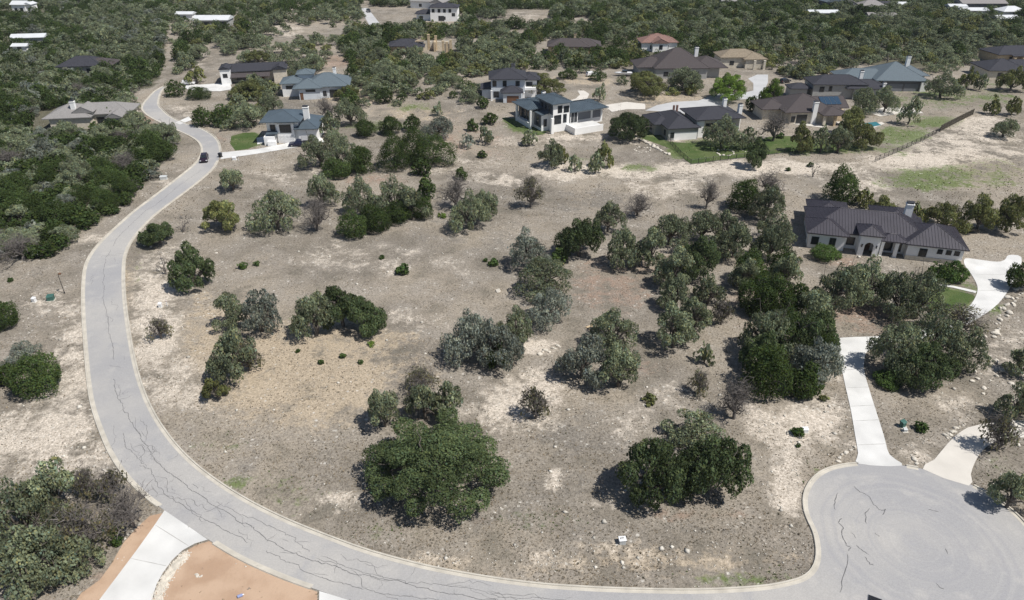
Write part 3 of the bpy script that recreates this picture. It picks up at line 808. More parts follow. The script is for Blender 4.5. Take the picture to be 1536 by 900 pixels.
T('oak',672,285,735,346,'two stemmed live oak right of the cedar clump','t')
T('oak',705,284,752,332,'right companion of the two stemmed live oak','t')
T('bare',650,266,712,314,'pale bare tree behind the two stemmed live oak','t')
T('cedar',682,252,702,271,'small lone cedar in the dry field')
T('oak',447,200,505,256,'live oak at the left of the upper cedar thicket')
T('oak',490,205,548,262,'live oak in the middle of the upper cedar thicket')
T('cedar',480,238,528,270,'low cedar at the front of the upper cedar thicket')
T('cedar',515,222,562,262,'cedar at the right of the upper cedar thicket')
T('cedar',563,208,618,258,'left cedar of the big dark cedar mass')
T('cedar',592,190,648,248,'tall middle cedar of the big dark cedar mass')
T('cedar',618,205,682,252,'right cedar of the big dark cedar mass')
T('cedar',616,240,648,266,'low round cedar in front of the big dark cedar mass')
T('oakgrey',628,172,684,214,'silvery bare looking oak behind the dark cedar mass')
T('cedar',530,182,566,208,'dark cedar behind the upper thicket')
T('cedar',568,176,604,204,'wide low cedar north of the dark cedar mass')
T('cedar',604,173,634,198,'round cedar left of the silvery oak')
T('oak',648,146,664,174,'slim lone tree on the open slope','t')
T('sparse',773,264,820,312,'thin bare oak alone in the upper field','t')
T('oakgrey',755,345,830,412,'silvery oak at the top of the central grove')
T('oak',768,385,862,452,'live oak at the right of the central grove')
T('oakgrey',785,430,862,496,'silvery oak below the right oak of the central grove')
T('oak',748,452,800,520,'live oak at the left of the central grove')
T('oakgrey',658,452,745,552,'pale silvery oak at the left front of the central grove')
T('oakgrey',700,470,790,566,'silvery oak with a pale trunk at the front of the central grove')
T('cedar',725,505,765,556,'dark cedar understorey under the silvery front oak')
T('oakg',832,322,908,395,'dark live oak left of the long grove')
T('oak',890,302,938,354,'live oak behind the dark live oak of the long grove')
T('cedar',824,372,852,398,'little cedar at the foot of the dark live oak')
T('bare',928,288,986,330,'bare rounded tree at the edge of the stony ground')
T('oak',905,332,962,402,'left front oak of the long grove','t')
T('oak',945,338,1004,404,'second front oak of the long grove','t')
T('oak',972,318,1040,376,'oak at the back of the long grove')
T('oak',1020,312,1090,372,'broad oak on the ridge of the long grove')
T('oak',1068,318,1122,374,'right back oak of the long grove')
T('oak',978,360,1045,442,'open oak in the inner part of the long grove')
T('oakg',1015,352,1082,426,'greener oak inside the long grove')
T('oak',978,440,1050,534,'live oak at the lower end of the long grove')
T('oak',1018,440,1072,505,'small oak right of the lower grove oak')
T('oak',1044,500,1072,544,'thin small tree beside the fallen brush','t')
T('sparse',1066,392,1102,488,'tall thin tree alone in the leaf litter','t')
T('cedar',1095,270,1148,320,'cedar north of the long grove')
T('oak',1122,280,1182,338,'oak beside the cedar north of the long grove')
T('bare',1130,258,1182,300,'bare tree behind the northern cedar')
T('oak',1075,335,1132,395,'left oak of the dense strip beside the house')
T('oak',1125,335,1192,402,'live oak heading the dense strip beside the house')
T('cedar',1105,370,1155,430,'cedar at the left top of the dense strip')
T('oak',1150,365,1205,440,'oak in the upper middle of the dense strip')
T('cedar',1128,405,1190,482,'large cedar in the middle of the dense strip')
T('cedar',1175,402,1222,478,'pointed cedar facing the lawn of the dense strip')
T('oak',1108,460,1190,545,'grey green oak at the left of the dense strip')
T('oakg',1180,455,1262,545,'oak of the dense strip leaning to the concrete drive')
T('cedar',1118,515,1195,602,'big cedar at the lower end of the dense strip')
T('oakgrey',1185,500,1268,590,'silvery oak overhanging the concrete drive')
T('cedar',1185,545,1240,602,'lowest cedar of the dense strip')
T('oak',878,462,965,534,'oak behind the low grey thicket')
T('oakgrey',836,500,915,582,'low grey oak at the left of the open thicket')
T('oak',892,512,968,592,'low oak at the right of the open thicket')
T('sparse',778,566,828,628,'small dark stemmed bare tree on white soil','t')
T('sparse',1032,548,1068,592,'thin grey sapling casting a long shadow','t')
T('bare',1068,568,1142,642,'wide dead tree right of the foreground oaks')
T('oak',543,580,605,640,'small oak behind the largest mott','t')
T('sparse',600,546,662,592,'half bare oak at the rear of the foreground mott','t')
T('oak',605,565,668,640,'oak attached to the back of the foreground mott')
T('oak',640,560,698,636,'right rear oak above the foreground mott')
T('oakg',538,618,772,775,'largest round live oak mott in the foreground')
T('oakg',928,645,1045,768,'left half of the foreground oak pair near the turning circle')
T('oakg',1012,640,1130,764,'right half of the foreground oak pair near the turning circle')
T('oak',1000,614,1088,682,'pale oak behind the foreground oak pair')
T('bare',1044,262,1082,314,'leaning bare tree at the end of the stony ground','t')
T('cedar',1238,236,1288,304,'tall dark cedar on the pale soil behind the house','t')
T('bare',1212,238,1234,266,'tiny bare tree on the pale soil','t')
T('oakg',1116,210,1152,252,'lone oak with a round shadow below the iron fence','t')
T('oak',1218,392,1300,478,'live oak left in front of the dark roofed house')
T('oak',1262,386,1348,468,'live oak shading the front door of the dark roofed house')
T('oak',1312,402,1390,484,'third oak of the row before the dark roofed house')
T('oak',1345,410,1425,490,'right oak of the row beside the lawn walk')
T('shrub',1212,368,1262,392,'round bush against the left wing of the dark roofed house')
T('shrub',1388,394,1422,424,'left bush of the hedge before the garage wing')
T('shrub',1412,392,1452,426,'right bush of the hedge before the garage wing')
T('oak',1308,478,1395,575,'oak overhanging the corner of the concrete drive')
T('oak',1345,465,1450,560,'wide oak between the concrete drive and the lawn')
T('oakg',1340,510,1432,592,'greener low oak below the drive corner')
T('oak',1408,490,1482,562,'right oak of the group below the drive')
T('shrub',1312,555,1356,584,'bright green bush beside the straight drive')
T('sparse',1412,452,1478,502,'black limbed bare tree over the white drive','t')
T('oak',1502,574,1560,640,'dark oak cut by the right edge')
T('sparse',1474,612,1532,676,'crooked sparse tree on the tan driveway','t')
T('oak',1486,692,1556,776,'low oak beside the tan driveway at the right edge')
T('cedar',1515,395,1560,440,'dark bush at the right edge beside the drive apron')
T('oak',1510,522,1560,570,'shady oak above the rocks at the right edge')
T('yoak',1282,284,1312,311,'first small tree behind the dark roofed house','t')
T('yoak',1305,294,1345,328,'small budding tree behind the left wing','t')
T('yoak',1354,302,1388,342,'budding tree just behind the chimney')
T('yoak',1388,302,1452,350,'wide budding oak behind the garage wing')
T('yoak',1448,296,1500,348,'budding oak beside the parked trailer','t')
T('yoak',1496,292,1545,350,'budding oak at the right end of the row','t')
T('oak',1488,178,1532,207,'small tree ringed by white rocks','t')
T('yoak',1480,140,1502,172,'slim tree on the brown meadow','t')
T('yoak',1508,148,1534,174,'slim tree right on the brown meadow','t')
# fuller canopy in the dense strip and the long grove
T('cedar',1108,408,1168,476,'cedar on the lot side of the dense strip, upper one')
T('oak',1192,428,1256,505,'grey green oak of the dense strip on the house side')
T('cedar',1142,452,1208,534,'broad cedar in the core of the dense strip')
T('oakg',1112,482,1172,566,'green oak on the lot side of the dense strip, lower one')
T('cedar',1206,482,1262,562,'cedar of the dense strip nearest the drive bend')
T('oak',1092,378,1142,442,'small oak where grove and dense strip meet')
T('oak',1042,392,1088,462,'oak at the inner edge of the long grove above the thin tree')
T('oak',984,402,1038,472,'oak bridging the long grove and its lower end')
T('oak',1132,322,1192,374,'oak directly left of the dark roofed house')
T('cedar',1150,368,1196,425,'cedar beside the lawn corner of the dark roofed house')
# around the upper houses
T('oakg',914,148,977,210,'broad oak between the white house and the charcoal roofed house','t')
T('bright',1062,100,1124,152,'brilliant green tree on the cul-de-sac island','t')
T('bright',1138,112,1176,158,'light green tree right of the brilliant green tree','t')
T('oak',1054,164,1118,224,'dark oak in a rock ringed bed on the lawn','t')
T('bare',1136,155,1190,213,'grey brown bare oak beside the lawn','t')
T('cedar',1117,146,1138,168,'small dark round tree by the cul-de-sac','t')
T('oak',1108,188,1134,224,'slim oak in the smaller rock ring','t')
T('oak',1272,130,1322,176,'dark oak beside the pool terrace')
T('oak',1310,132,1350,172,'right dark oak beside the pool terrace')
T('oak',1350,150,1384,188,'thin oak standing alone on the terrace edge','t')
T('yoak',1258,160,1300,204,'leafing oak in front of the pool','t')
T('yoak',1272,186,1325,224,'leaning oak right of the pool','t')
T('yoak',1185,190,1222,230,'small oak on the back lawn','t')
T('oak',1218,186,1250,230,'second small oak on the back lawn','t')
T('oak',1240,190,1282,230,'third small oak on the back lawn','t')
T('oak',1390,104,1442,148,'oak right of the slate green roof','t')
T('yoak',1440,106,1468,134,'round budding oak on the meadow by the roof','t')
T('oak',1462,110,1482,136,'small oak before the right edge houses','t')
T('yoak',1500,96,1545,138,'pale green oak at the right edge houses','t')
T('oak',808,214,846,252,'left small tree below the white house','t')
T('yoak',822,206,850,246,'right small tree below the white house','t')
T('oak',852,230,874,258,'tiny tree in the stony field below the white house','t')
T('yoak',890,214,920,250,'olive tree below the retaining wall','t')
T('oak',880,232,906,260,'small tree left of the olive tree below the wall','t')
T('yoak',938,108,1006,148,'wide budding oak before the large brown roof')
T('oak',1000,102,1064,142,'grey brush in front of the large brown roof')
T('oak',890,122,910,152,'slim dark tree behind the white house','t')
T('yoak',785,112,848,142,'olive oak between the two modern houses','t')
T('cedar',838,104,866,120,'round evergreen bush behind the white house')
T('cedar',884,106,910,122,'evergreen bush hiding a white car')
T('oak',716,190,742,218,'grey bush on the slope left of the green lawn')
T('cedar',722,170,746,188,'dark bush uphill of the green lawn')
T('cedar',700,180,718,198,'small dark bush on the red slope')
T('oakgrey',690,198,712,224,'grey bush low on the red slope')
T('cedar',714,146,736,164,'dark bush near the blue black roofed house')
T('oak',780,196,806,220,'greenish bush below the bright lawn')
T('cedar',716,226,732,238,'tiny cedar in the open slope')
T('oak',500,150,548,190,'grey oak alone beside the slope','t')
T('bare',470,148,512,184,'bare grey tree left of the lone grey oak','t')
T('cedar',316,160,350,192,'left dark cedar by the road bend')
T('cedar',285,162,318,192,'dark cedar nearest the small driveway')
T('oak',345,155,402,196,'round oak behind the lawn of the blue roofed house')
T('yoak',345,120,398,152,'yellow green oak hiding the dark roofed house')
T('oak',385,140,425,172,'oak left of the grey roofed house')
T('cedar',275,130,318,150,'cedar hedge clump below the far driveway')
T('cedar',247,122,276,146,'dark cedar at the far end of the road')
T('yoak',278,100,308,126,'budding tree beside the far driveway','t')
T('oak',262,80,296,104,'dark oak behind the far driveway','t')
T('oak',476,168,510,208,'oak right of the blue roofed house')
T('oak',484,196,520,232,'low oak right of the parked pickup')

# small shrubs scattered on the pasture
for i, (sx, sy, w, k, lab) in enumerate([(557,518,12,'bright','vivid little green bush below the green trio'),(604,410,22,'shrub','low blue green shrub in mid field'),(515,536,11,'shrub','small dark shrub on tan gravel, upper one'),(541,545,9,'shrub','small dark shrub on tan gravel, lower one'),(482,545,10,'shrub','small shrub left on tan gravel'),(447,528,8,'shrub','small shrub near the open oak shadows'),
   (975,603,22,'yoak','spiky yellow green yucca clump'),(1380,645,20,'shrub','pale rimmed shrub by the green utility box'),(1196,652,20,'shrub','dark green shrub on white soil by the drive'),(1197,670,8,'shrub','tiny shrub under the dark green shrub'),(640,300,10,'shrub','small shrub near the bare twigs'),(740,398,16,'shrub','small shrub beside the central grove'),
   (305,165+240,10,'shrub','small shrub above the dense round oak'),(365,402,14,'shrub','small shrub right of the dense round oak'),(385,398,10,'shrub','tiny shrub in the rocky field'),(728,392,8,'shrub','tiny shrub above the central grove'),(663,326,12,'bright','light green weed clump under the bare tree'),(573,388,9,'shrub','tiny shrub by the white stones'),(1215,250,10,'shrub','tiny shrub on the pale soil right'),(1182,256,8,'shrub','tiny shrub on the pale soil left'),
   (170,800,16,'bright','yellow green weeds near the white rubble'),(176,815,18,'shrub','weeds at the edge of the red soil'),(16,422,9,'shrub','tiny bush under the left wood'),(1170,207,12,'shrub','clipped bush on the lawn'),(1235,600,14,'yoak','dry shrub at the end of the dense strip')]):
    x, y = P(sx, sy); s = scale_at(x, y); W = w/s
    TREES.append([k if k != 'bright' else 'bright', x, y, max(W, .7), max(W*.65, .5), lab, None, True])

# ---------------------------------------------------------------- woods
def wood(poly, spacing, mix, label, wr=(4.6, 7.8), drop=0.0, seed=1, world_y=None):
    rg = np.random.default_rng(seed)
    if world_y is None:
        c = [P(*p) for p in poly]
        x0, x1 = min(a[0] for a in c)-15, max(a[0] for a in c)+15; y0, y1 = min(a[1] for a in c)-15, max(a[1] for a in c)+15
    else: x0, x1, y0, y1 = world_y
    xs = np.arange(x0, x1, spacing); ys = np.arange(y0, y1, spacing*.9)
    XX, YY = np.meshgrid(xs, ys); XX = XX+(np.arange(len(ys))[:, None] % 2)*spacing*.5
    XX = (XX+rg.uniform(-.4, .4, XX.shape)*spacing).ravel(); YY = (YY+rg.uniform(-.4, .4, YY.shape)*spacing).ravel()
    px, py, dp = proj(XX, YY, h(XX, YY))
    ok = np.ones(len(XX), bool) if world_y is not None else pinpoly(px, py, poly)
    if drop:
        cl = np.sin(XX/17+seed)+np.sin(YY/23+seed*2)+rg.normal(0, .5, len(XX))
        ok &= cl > np.quantile(cl, drop)
    for q in NOVEG: ok &= ~pinpoly(px, py, q)
    for (a, b, c, d) in CLEAR: ok &= ~((px > a) & (px < c) & (py > b) & (py < d))
    ks = list(mix); w = np.array([mix[k] for k in ks]); w = w/w.sum()
    # species in drifts
    for i in np.nonzero(ok)[0]:
        x, y = XX[i], YY[i]
        f = .5+.5*math.sin(x/26+seed*1.7+math.sin(y/19))
        w2 = w.copy()
        for j, k in enumerate(ks):
            if k == 'cedar': w2[j] *= .35+1.3*f
            if k == 'oak': w2[j] *= 1.4-.8*f
        k = ks[rg.choice(len(ks), p=w2/w2.sum())]
        W = rg.uniform(*wr)*(.8 if k == 'cedar' else 1)*(.7+.6*rg.random()**2)
        H = W*rg.uniform(.62, .95) if k == 'cedar' else W*rg.uniform(.5, .75)
        TREES.append([k, x, y, W, min(H, 8), label[k] if isinstance(label, dict) else label, None, False])

# houses, yards and clearings kept free: pixel boxes of tree feet
CLEAR = [(58,168,160,203),(0,55,75,70),(0,15,72,24),(15,76,50,84),(84,102,140,116),(280,28,352,46),(322,95,412,130),(420,122,505,160),(385,180,500,222),(575,66,640,92),(625,60,690,92),(600,12,682,40),
 (812,62,872,86),(955,64,1002,84),(962,88,1072,120),(1078,84,1136,108),(722,112,800,158),(755,150,930,210),(960,165,1140,230),(1160,128,1345,205),(1275,98,1388,142),(1468,78,1540,98),(1470,96,1540,126),
 (1212,22,1246,32),(1230,10,1252,16),(1262,12,1282,18),(1288,12,1312,22),(1312,12,1332,18),(1338,8,1352,16),(1418,12,1446,20),(1436,12,1478,30),(1498,18,1522,30),(1490,32,1512,40),(1516,0,1534,6),(1450,0,1476,5),(1320,0,1338,4),(1080,4,1098,14),(1110,2,1128,10),(612,0,652,12),(265,24,278,32),(40,190,66,206),(172,214,190,226),
 (880,106,952,118),(752,14,828,38),(850,26,892,40),(765,45,800,56),(672,58,724,72),(1405,52,1440,56),(1110,38,1150,46),(288,120,345,134),(800,66,822,90),(280,130,300,140),(245,68,268,110),(300,92,335,125)]
OAK_W = {'oak': .62, 'cedar': .25, 'bare': .06, 'yoak': .07}
wood([(-120,126),(205,138),(190,160),(206,186),(232,200),(266,222),(236,256),(226,272),(190,308),(150,336),(98,366),(84,390),(-20,402),(-160,430)], 3.45, {'cedar': .60, 'oak': .28, 'oakgrey': .07, 'bare': .05},
     {'cedar': 'dark cedar in the dense wood left of the road', 'oak': 'grey green oak in the dense wood left of the road', 'oakgrey': 'silvery oak in the dense wood left of the road', 'bare': 'bare grey tree in the dense wood left of the road'}, seed=2)
wood([(-160,-12),(262,-12),(250,60),(250,95),(238,128),(205,138),(-160,126)], 4.0, {'cedar': .50, 'oak': .40, 'oakgrey': .06, 'bare': .04},
     {'cedar': 'distant dark cedar in the upper left wood', 'oak': 'distant oak in the upper left wood', 'oakgrey': 'distant silvery oak in the upper left wood', 'bare': 'distant bare tree in the upper left wood'}, seed=3)
wood([(262,-12),(545,-12),(540,40),(552,62),(500,78),(460,60),(380,70),(300,64),(262,50)], 5.4, {'oak': .6, 'cedar': .35, 'yoak': .05},
     {'cedar': 'distant cedar behind the long white barn roof', 'oak': 'distant oak behind the long white barn roof', 'yoak': 'distant budding oak behind the long white barn roof'}, drop=.18, seed=4)
wood([(262,62),(400,68),(470,62),(500,78),(478,112),(420,120),(400,95),(330,92),(290,112),(262,112)], 7.0, {'oak': .8, 'cedar': .15, 'yoak': .05},
     {'cedar': 'cedar in the grove behind the far dark roofed house', 'oak': 'oak in the grove behind the far dark roofed house', 'yoak': 'budding oak in the grove behind the far dark roofed house'}, wr=(6, 9.5), drop=.1, seed=5)
wood([(535,42),(600,46),(760,40),(790,70),(782,112),(725,122),(640,132),(560,146),(515,138),(530,100),(510,82)], 5.0, {'oak': .66, 'yoak': .16, 'cedar': .18},
     {'cedar': 'cedar in the oak grove below the tan terrace', 'oak': 'grey oak in the oak grove below the tan terrace', 'yoak': 'budding oak in the oak grove below the tan terrace'}, wr=(6, 9), drop=.03, seed=6)
wood([(500,150),(560,140),(640,132),(700,126),(728,140),(715,158),(660,146),(600,160),(545,164),(510,160)], 5.6, {'oak': .5, 'cedar': .38, 'yoak': .12},
     {'cedar': 'cedar on the edge of the open slope', 'oak': 'oak on the edge of the open slope', 'yoak': 'budding oak on the edge of the open slope'}, wr=(5, 8), drop=.05, seed=7)
wood([(760,34),(1100,24),(1190,64),(1130,84),(1060,92),(960,98),(880,104),(800,108),(780,104),(770,70)], 4.5, {'cedar': .48, 'oak': .44, 'yoak': .08},
     {'cedar': 'cedar in the belt around the red roofed house', 'oak': 'oak in the belt around the red roofed house', 'yoak': 'budding oak in the belt around the red roofed house'}, drop=.02, seed=8)
wood([(545,-12),(1660,-12),(1660,62),(1500,64),(1380,62),(1200,66),(1100,26),(760,34),(640,12),(560,10)], 3.95, {'oak': .44, 'cedar': .36, 'oakg': .08, 'yoak': .07, 'bare': .05},
     {'cedar': 'distant cedar on the upper right hillside', 'oak': 'distant oak on the upper right hillside', 'yoak': 'distant budding oak on the upper right hillside', 'bare': 'distant bare tree on the upper right hillside', 'oakg': 'distant greener oak on the upper right hillside'}, wr=(5.2, 8.6), seed=9)
wood([(1130,84),(1200,64),(1380,60),(1540,64),(1660,64),(1660,96),(1480,86),(1440,104),(1395,112),(1290,100),(1230,118),(1180,124),(1160,112)], 5.2, {'oak': .54, 'yoak': .20, 'cedar': .18, 'bare': .08},
     {'cedar': 'cedar in the belt behind the slate green roof', 'oak': 'oak in the belt behind the slate green roof', 'yoak': 'olive budding oak in the belt behind the slate green roof', 'bare': 'bare tree in the belt behind the slate green roof'}, seed=10)
wood([(255,62),(300,60),(296,100),(262,112),(244,122),(240,100)], 7.5, {'oak': .6, 'cedar': .4}, {'cedar': 'cedar near the far end of the road', 'oak': 'oak near the far end of the road'}, drop=.2, seed=11)
wood([(345,118),(425,112),(420,146),(395,166),(404,190),(350,202),(318,186),(340,160)], 5.2, {'oak': .55, 'yoak': .25, 'cedar': .2},
     {'cedar': 'cedar in the thicket before the grey roofed house', 'oak': 'oak in the thicket before the grey roofed house', 'yoak': 'budding oak in the thicket before the grey roofed house'}, wr=(4.5, 7), drop=.15, seed=12)
wood([(845,88),(960,84),(965,100),(935,106),(930,122),(1000,118),(1060,128),(1066,140),(1040,146),(945,146),(925,112),(845,112)], 6.5, {'oak': .6, 'yoak': .35, 'bare': .1},
     {'oak': 'oak in the brush before the large brown roof', 'yoak': 'budding oak in the brush before the large brown roof', 'bare': 'bare tree in the brush before the large brown roof'}, wr=(4.5, 7), drop=.12, seed=13)
wood([(1540,200),(1640,180),(1640,350),(1560,330)], 14, {'oak': .6, 'yoak': .4}, 'oak', seed=14)
wood([(1560,430),(1700,380),(1760,700),(1580,720)], 9, {'oak': .7, 'cedar': .3}, 'oak', seed=15)
wood([(-160,600),(-30,560),(-40,900),(-200,900)], 8, {'oak': .7, 'cedar': .3}, 'oak', seed=16)
wood([(1562,-10),(2700,-10),(2700,330),(1700,360),(1562,200)], 7.5, {'oak': .6, 'cedar': .3, 'yoak': .1}, 'oak', drop=.3, seed=21)
wood([(-1200,-10),(-165,-10),(-170,420),(-1200,420)], 6.0, {'oak': .45, 'cedar': .55}, 'oak', seed=22)
wood(None, 5.6, {'oak': .55, 'cedar': .38, 'yoak': .07}, 'hill', world_y=(-430, 430, 478, 545), seed=17)
wood(None, 8.5, {'oak': .55, 'cedar': .40, 'yoak': .05}, 'hill', world_y=(-520, 520, 545, 660), wr=(7, 11), seed=18)

# largest of each kind in view individually, the rest as woodland masses
MAXN = 285
byk = {}
for t in TREES:
    px, py, dp = proj(t[1], t[2], hz(t[1], t[2])+t[4]*.6)
    app = t[3]*F/dp
    off = not (-app < px < 1536+app and -app*.6 < py < 900+app)
    byk.setdefault(NAMES[t[0]][1], []).append((not t[7], off, -app, t))
REST = []
for cat, L in byk.items():
    L.sort(key=lambda q: q[:3])
    for n_, (hand, off, app, t) in enumerate(L):
        if (not hand is False) and (n_ >= MAXN or off): REST.append(t); continue
        kind, x, y, W, H, label, group, _ = t
        if label in ('oak', 'hill'): REST.append(t); continue
        w_px = -app
        if hand: group = label.replace('dark cedar', 'trees').replace('distant ', '') and (NAMES[kind][1]+'s '+label.split(' in ', 1)[-1] if ' in ' in label else NAMES[kind][1]+'s '+label.split(' ', 1)[-1])
        plant(kind, x, y, W, H, label, group, lod=0 if w_px > 34 else 1)
print('TREES', len(TREES), 'individual', len(TREES)-len(REST), 'rest', len(REST), {k: len(v) for k, v in byk.items()})

def mass(name, trees, label, seed):
    groups = {}
    rg = np.random.default_rng(seed)
    Vs, Qs, Cs = [], [], []; nb = 0
    colr = {'oak': (.208, .238, .147), 'oakg': (.096, .128, .060), 'oakgrey': (.225, .248, .205), 'cedar': (.066, .096, .033), 'yoak': (.195, .21, .088), 'bare': (.19, .18, .17), 'bright': (.15, .225, .05), 'sparse': (.17, .165, .10), 'shrub': (.07, .11, .035)}
    for kind, x, y, W, H, *_ in trees:
        if y > 545: nl, ls = int(5*W*W*.5), 1.3
        else: nl, ls = int(22*W*W), .44
        ckd = 'cedar' if kind == 'cedar' else 'oak'
        p, d, t, lob = crown_points(ckd, W, H, rg, max(nl, 60))
        nr = d+rg.normal(size=d.shape)*.6; nr[:, 2] += .2
        v, q = quads_from(p, nr, ls*rg.uniform(.7, 1.35, len(p)), rg.uniform(.5, .95, len(p)), rg)
        v = v+np.array([x, y, hz(x, y)])
        c = np.repeat(tint_rgb(kind, t, rg), 4, axis=0)*np.array(colr[kind])*rg.uniform(.68, 1.12)
        Vs.append(v); Qs.append(q+nb); Cs.append(c); nb += len(v)
    me = np_mesh(name, np.concatenate(Vs), np.concatenate(Qs), FOLMASS, np.concatenate(Cs))
    o = bpy.data.objects.new(name, me); C.objects.link(o)
    setp(o, label, 'woodland', None, 'stuff')
    print(name, len(trees), len(me.polygons))
FOLMASS = foliage_mat('woodland_leaves', (1, 1, 1), 0)
mass('woodland', REST, 'far off mixed oak and cedar woodland covering the hills', 5)

# ---------------------------------------------------------------- ground cover: dry tussocks and loose limestone
def scatter_px(n, x0, y0, x1, y1, rg):
    px = rg.uniform(x0, x1, n); py = rg.uniform(y0, y1, n)
    u = (px-768)/F; v = (py-450)/F
    dx, dy, dz = u, CT-v*ST, -ST-v*CT
    t = CAMH/-dz
    for _ in range(4): t = (CAMH-h(dx*t, dy*t))/-dz
    x, y = dx*t, dy*t
    ok = np.ones(n, bool)
    for q in NOVEG: ok &= ~pinpoly(px, py, q)
    return x[ok], y[ok], px[ok], py[ok]

rg = np.random.default_rng(77)
grm = foliage_mat('dry_tussock_grass', (1, 1, 1), 0, .15)
def tussocks(n, region, wr, name, label):
    x, y, px, py = scatter_px(n, *region, rg)
    W_ = patch_weights(x, y)
    cl = np.sin(x/3.1+np.sin(y/4.7)*2)+np.sin(y/2.7+np.sin(x/5.3)*2)+rg.normal(0, .8, len(x))
    ok = (cl > -.7-.9*W_['d']) & (rg.random(len(x)) > .78*W_['w'])
    soil = [[(314,812),(360,840),(420,868),(476,888),(476,942),(222,935),(230,900),(260,843),(294,818)],[(243,770),(229,793),(174,868),(110,942),(105,915),(168,845),(225,774)]]
    for q in soil: ok &= ~(pinpoly(px, py, q) & (rg.random(len(x)) > .04))
    x, y = x[ok], y[ok]; g_ = W_['g'][ok]
    n = len(x); k = 5
    z = h(x, y)
    w = rg.uniform(*wr, n)*(1+.25*rg.normal(size=n)).clip(.5, 1.6)
    # each tussock: k leaning blades-sprays
    a = rg.uniform(0, 2*PI, (n, k)); tilt = rg.uniform(.3, .95, (n, k))
    dirx, diry = np.cos(a)*tilt, np.sin(a)*tilt
    tip = np.stack([x[:, None]+dirx*w[:, None]*.6, y[:, None]+diry*w[:, None]*.6, z[:, None]+(w*.5)[:, None]*rg.uniform(.5, 1.1, (n, k))], -1)
    ox, oy = -np.sin(a)*w[:, None]*.22, np.cos(a)*w[:, None]*.22
    zb = np.broadcast_to(z[:, None]-.02, (n, k))
    b0 = np.stack([x[:, None]+ox, y[:, None]+oy, zb], -1); b1 = np.stack([x[:, None]-ox, y[:, None]-oy, zb], -1)
    v = np.stack([b0, b1, tip], 2).reshape(-1, 3)
    q = np.arange(len(v)).reshape(-1, 3)
    pal = np.array([(.28,.23,.165),(.35,.285,.20),(.20,.175,.13),(.125,.12,.08),(.24,.215,.185),(.17,.15,.12)])
    c = pal[rg.choice(len(pal), n, p=(.24,.20,.22,.06,.16,.12))]
    gsel = rg.random(n) < g_*.9; c[gsel] = np.array((.09,.13,.04))
    c = np.repeat(c*rg.uniform(.75, 1.2, (n, 1)), k*3, axis=0)
    me = np_mesh(name, v, q, grm, c)
    o = bpy.data.objects.new(name, me); C.objects.link(o); setp(o, label, 'grass', None, 'stuff')
tussocks(105000, (-150, 330, 1690, 960), (.10, .27), 'grass', 'tussocks of dry grey and tan grass dotting the pasture')
tussocks(30000, (-100, 120, 1640, 330), (.18, .42), 'grass', 'coarse dry grass on the farther slopes')

rockm = foliage_mat('loose_limestone', (1, 1, 1), 0, 0)
x, y, px, py = scatter_px(60000, -120, 130, 1660, 930, rg)
W_ = patch_weights(x, y)
nz = np.sin(x/7+np.sin(y/5)*1.5)+np.sin(y/6+np.sin(x/9)*1.5)
soil = pinpoly(px, py, [(314,812),(476,888),(476,942),(222,935),(230,900),(260,843)])
ok = (rg.random(len(x)) < (.018+.40*W_['w']+.05*(nz > .7))*(1-.8*W_['g'])*(1-.9*soil))
x, y = x[ok], y[ok]; n = len(x)
s = rg.uniform(.04, .15, n)*(1+1.6*(rg.random(n) < .06))
base = np.array([(1,0,0),(0,1,0),(-1,0,0),(0,-1,0),(0,0,.6),(0,0,-.4)], float)
v = base[None]*s[:, None, None]*rg.uniform(.6, 1.5, (n, 6, 3))
an = rg.uniform(0, 6.28, n); ca_, sa_ = np.cos(an)[:, None], np.sin(an)[:, None]
vx = v[:, :, 0]*ca_-v[:, :, 1]*sa_; vy = v[:, :, 0]*sa_+v[:, :, 1]*ca_
v = np.stack([vx+x[:, None], vy+y[:, None], v[:, :, 2]+h(x, y)[:, None]+s[:, None]*.12], -1).reshape(-1, 3)
fc = np.array([(0,1,4),(1,2,4),(2,3,4),(3,0,4),(1,0,5),(2,1,5),(3,2,5),(0,3,5)])
q = (np.arange(n)[:, None, None]*6+fc[None]).reshape(-1, 3)
c = np.repeat(np.array([(.56,.53,.47)])*rg.uniform(.7, 1.2, (n, 1)), 6, axis=0)
o = bpy.data.objects.new('gravel', np_mesh('gravel', v, q, rockm, c)); C.objects.link(o)
setp(o, 'loose pale limestone scattered over the dry pasture', 'gravel', None, 'stuff')
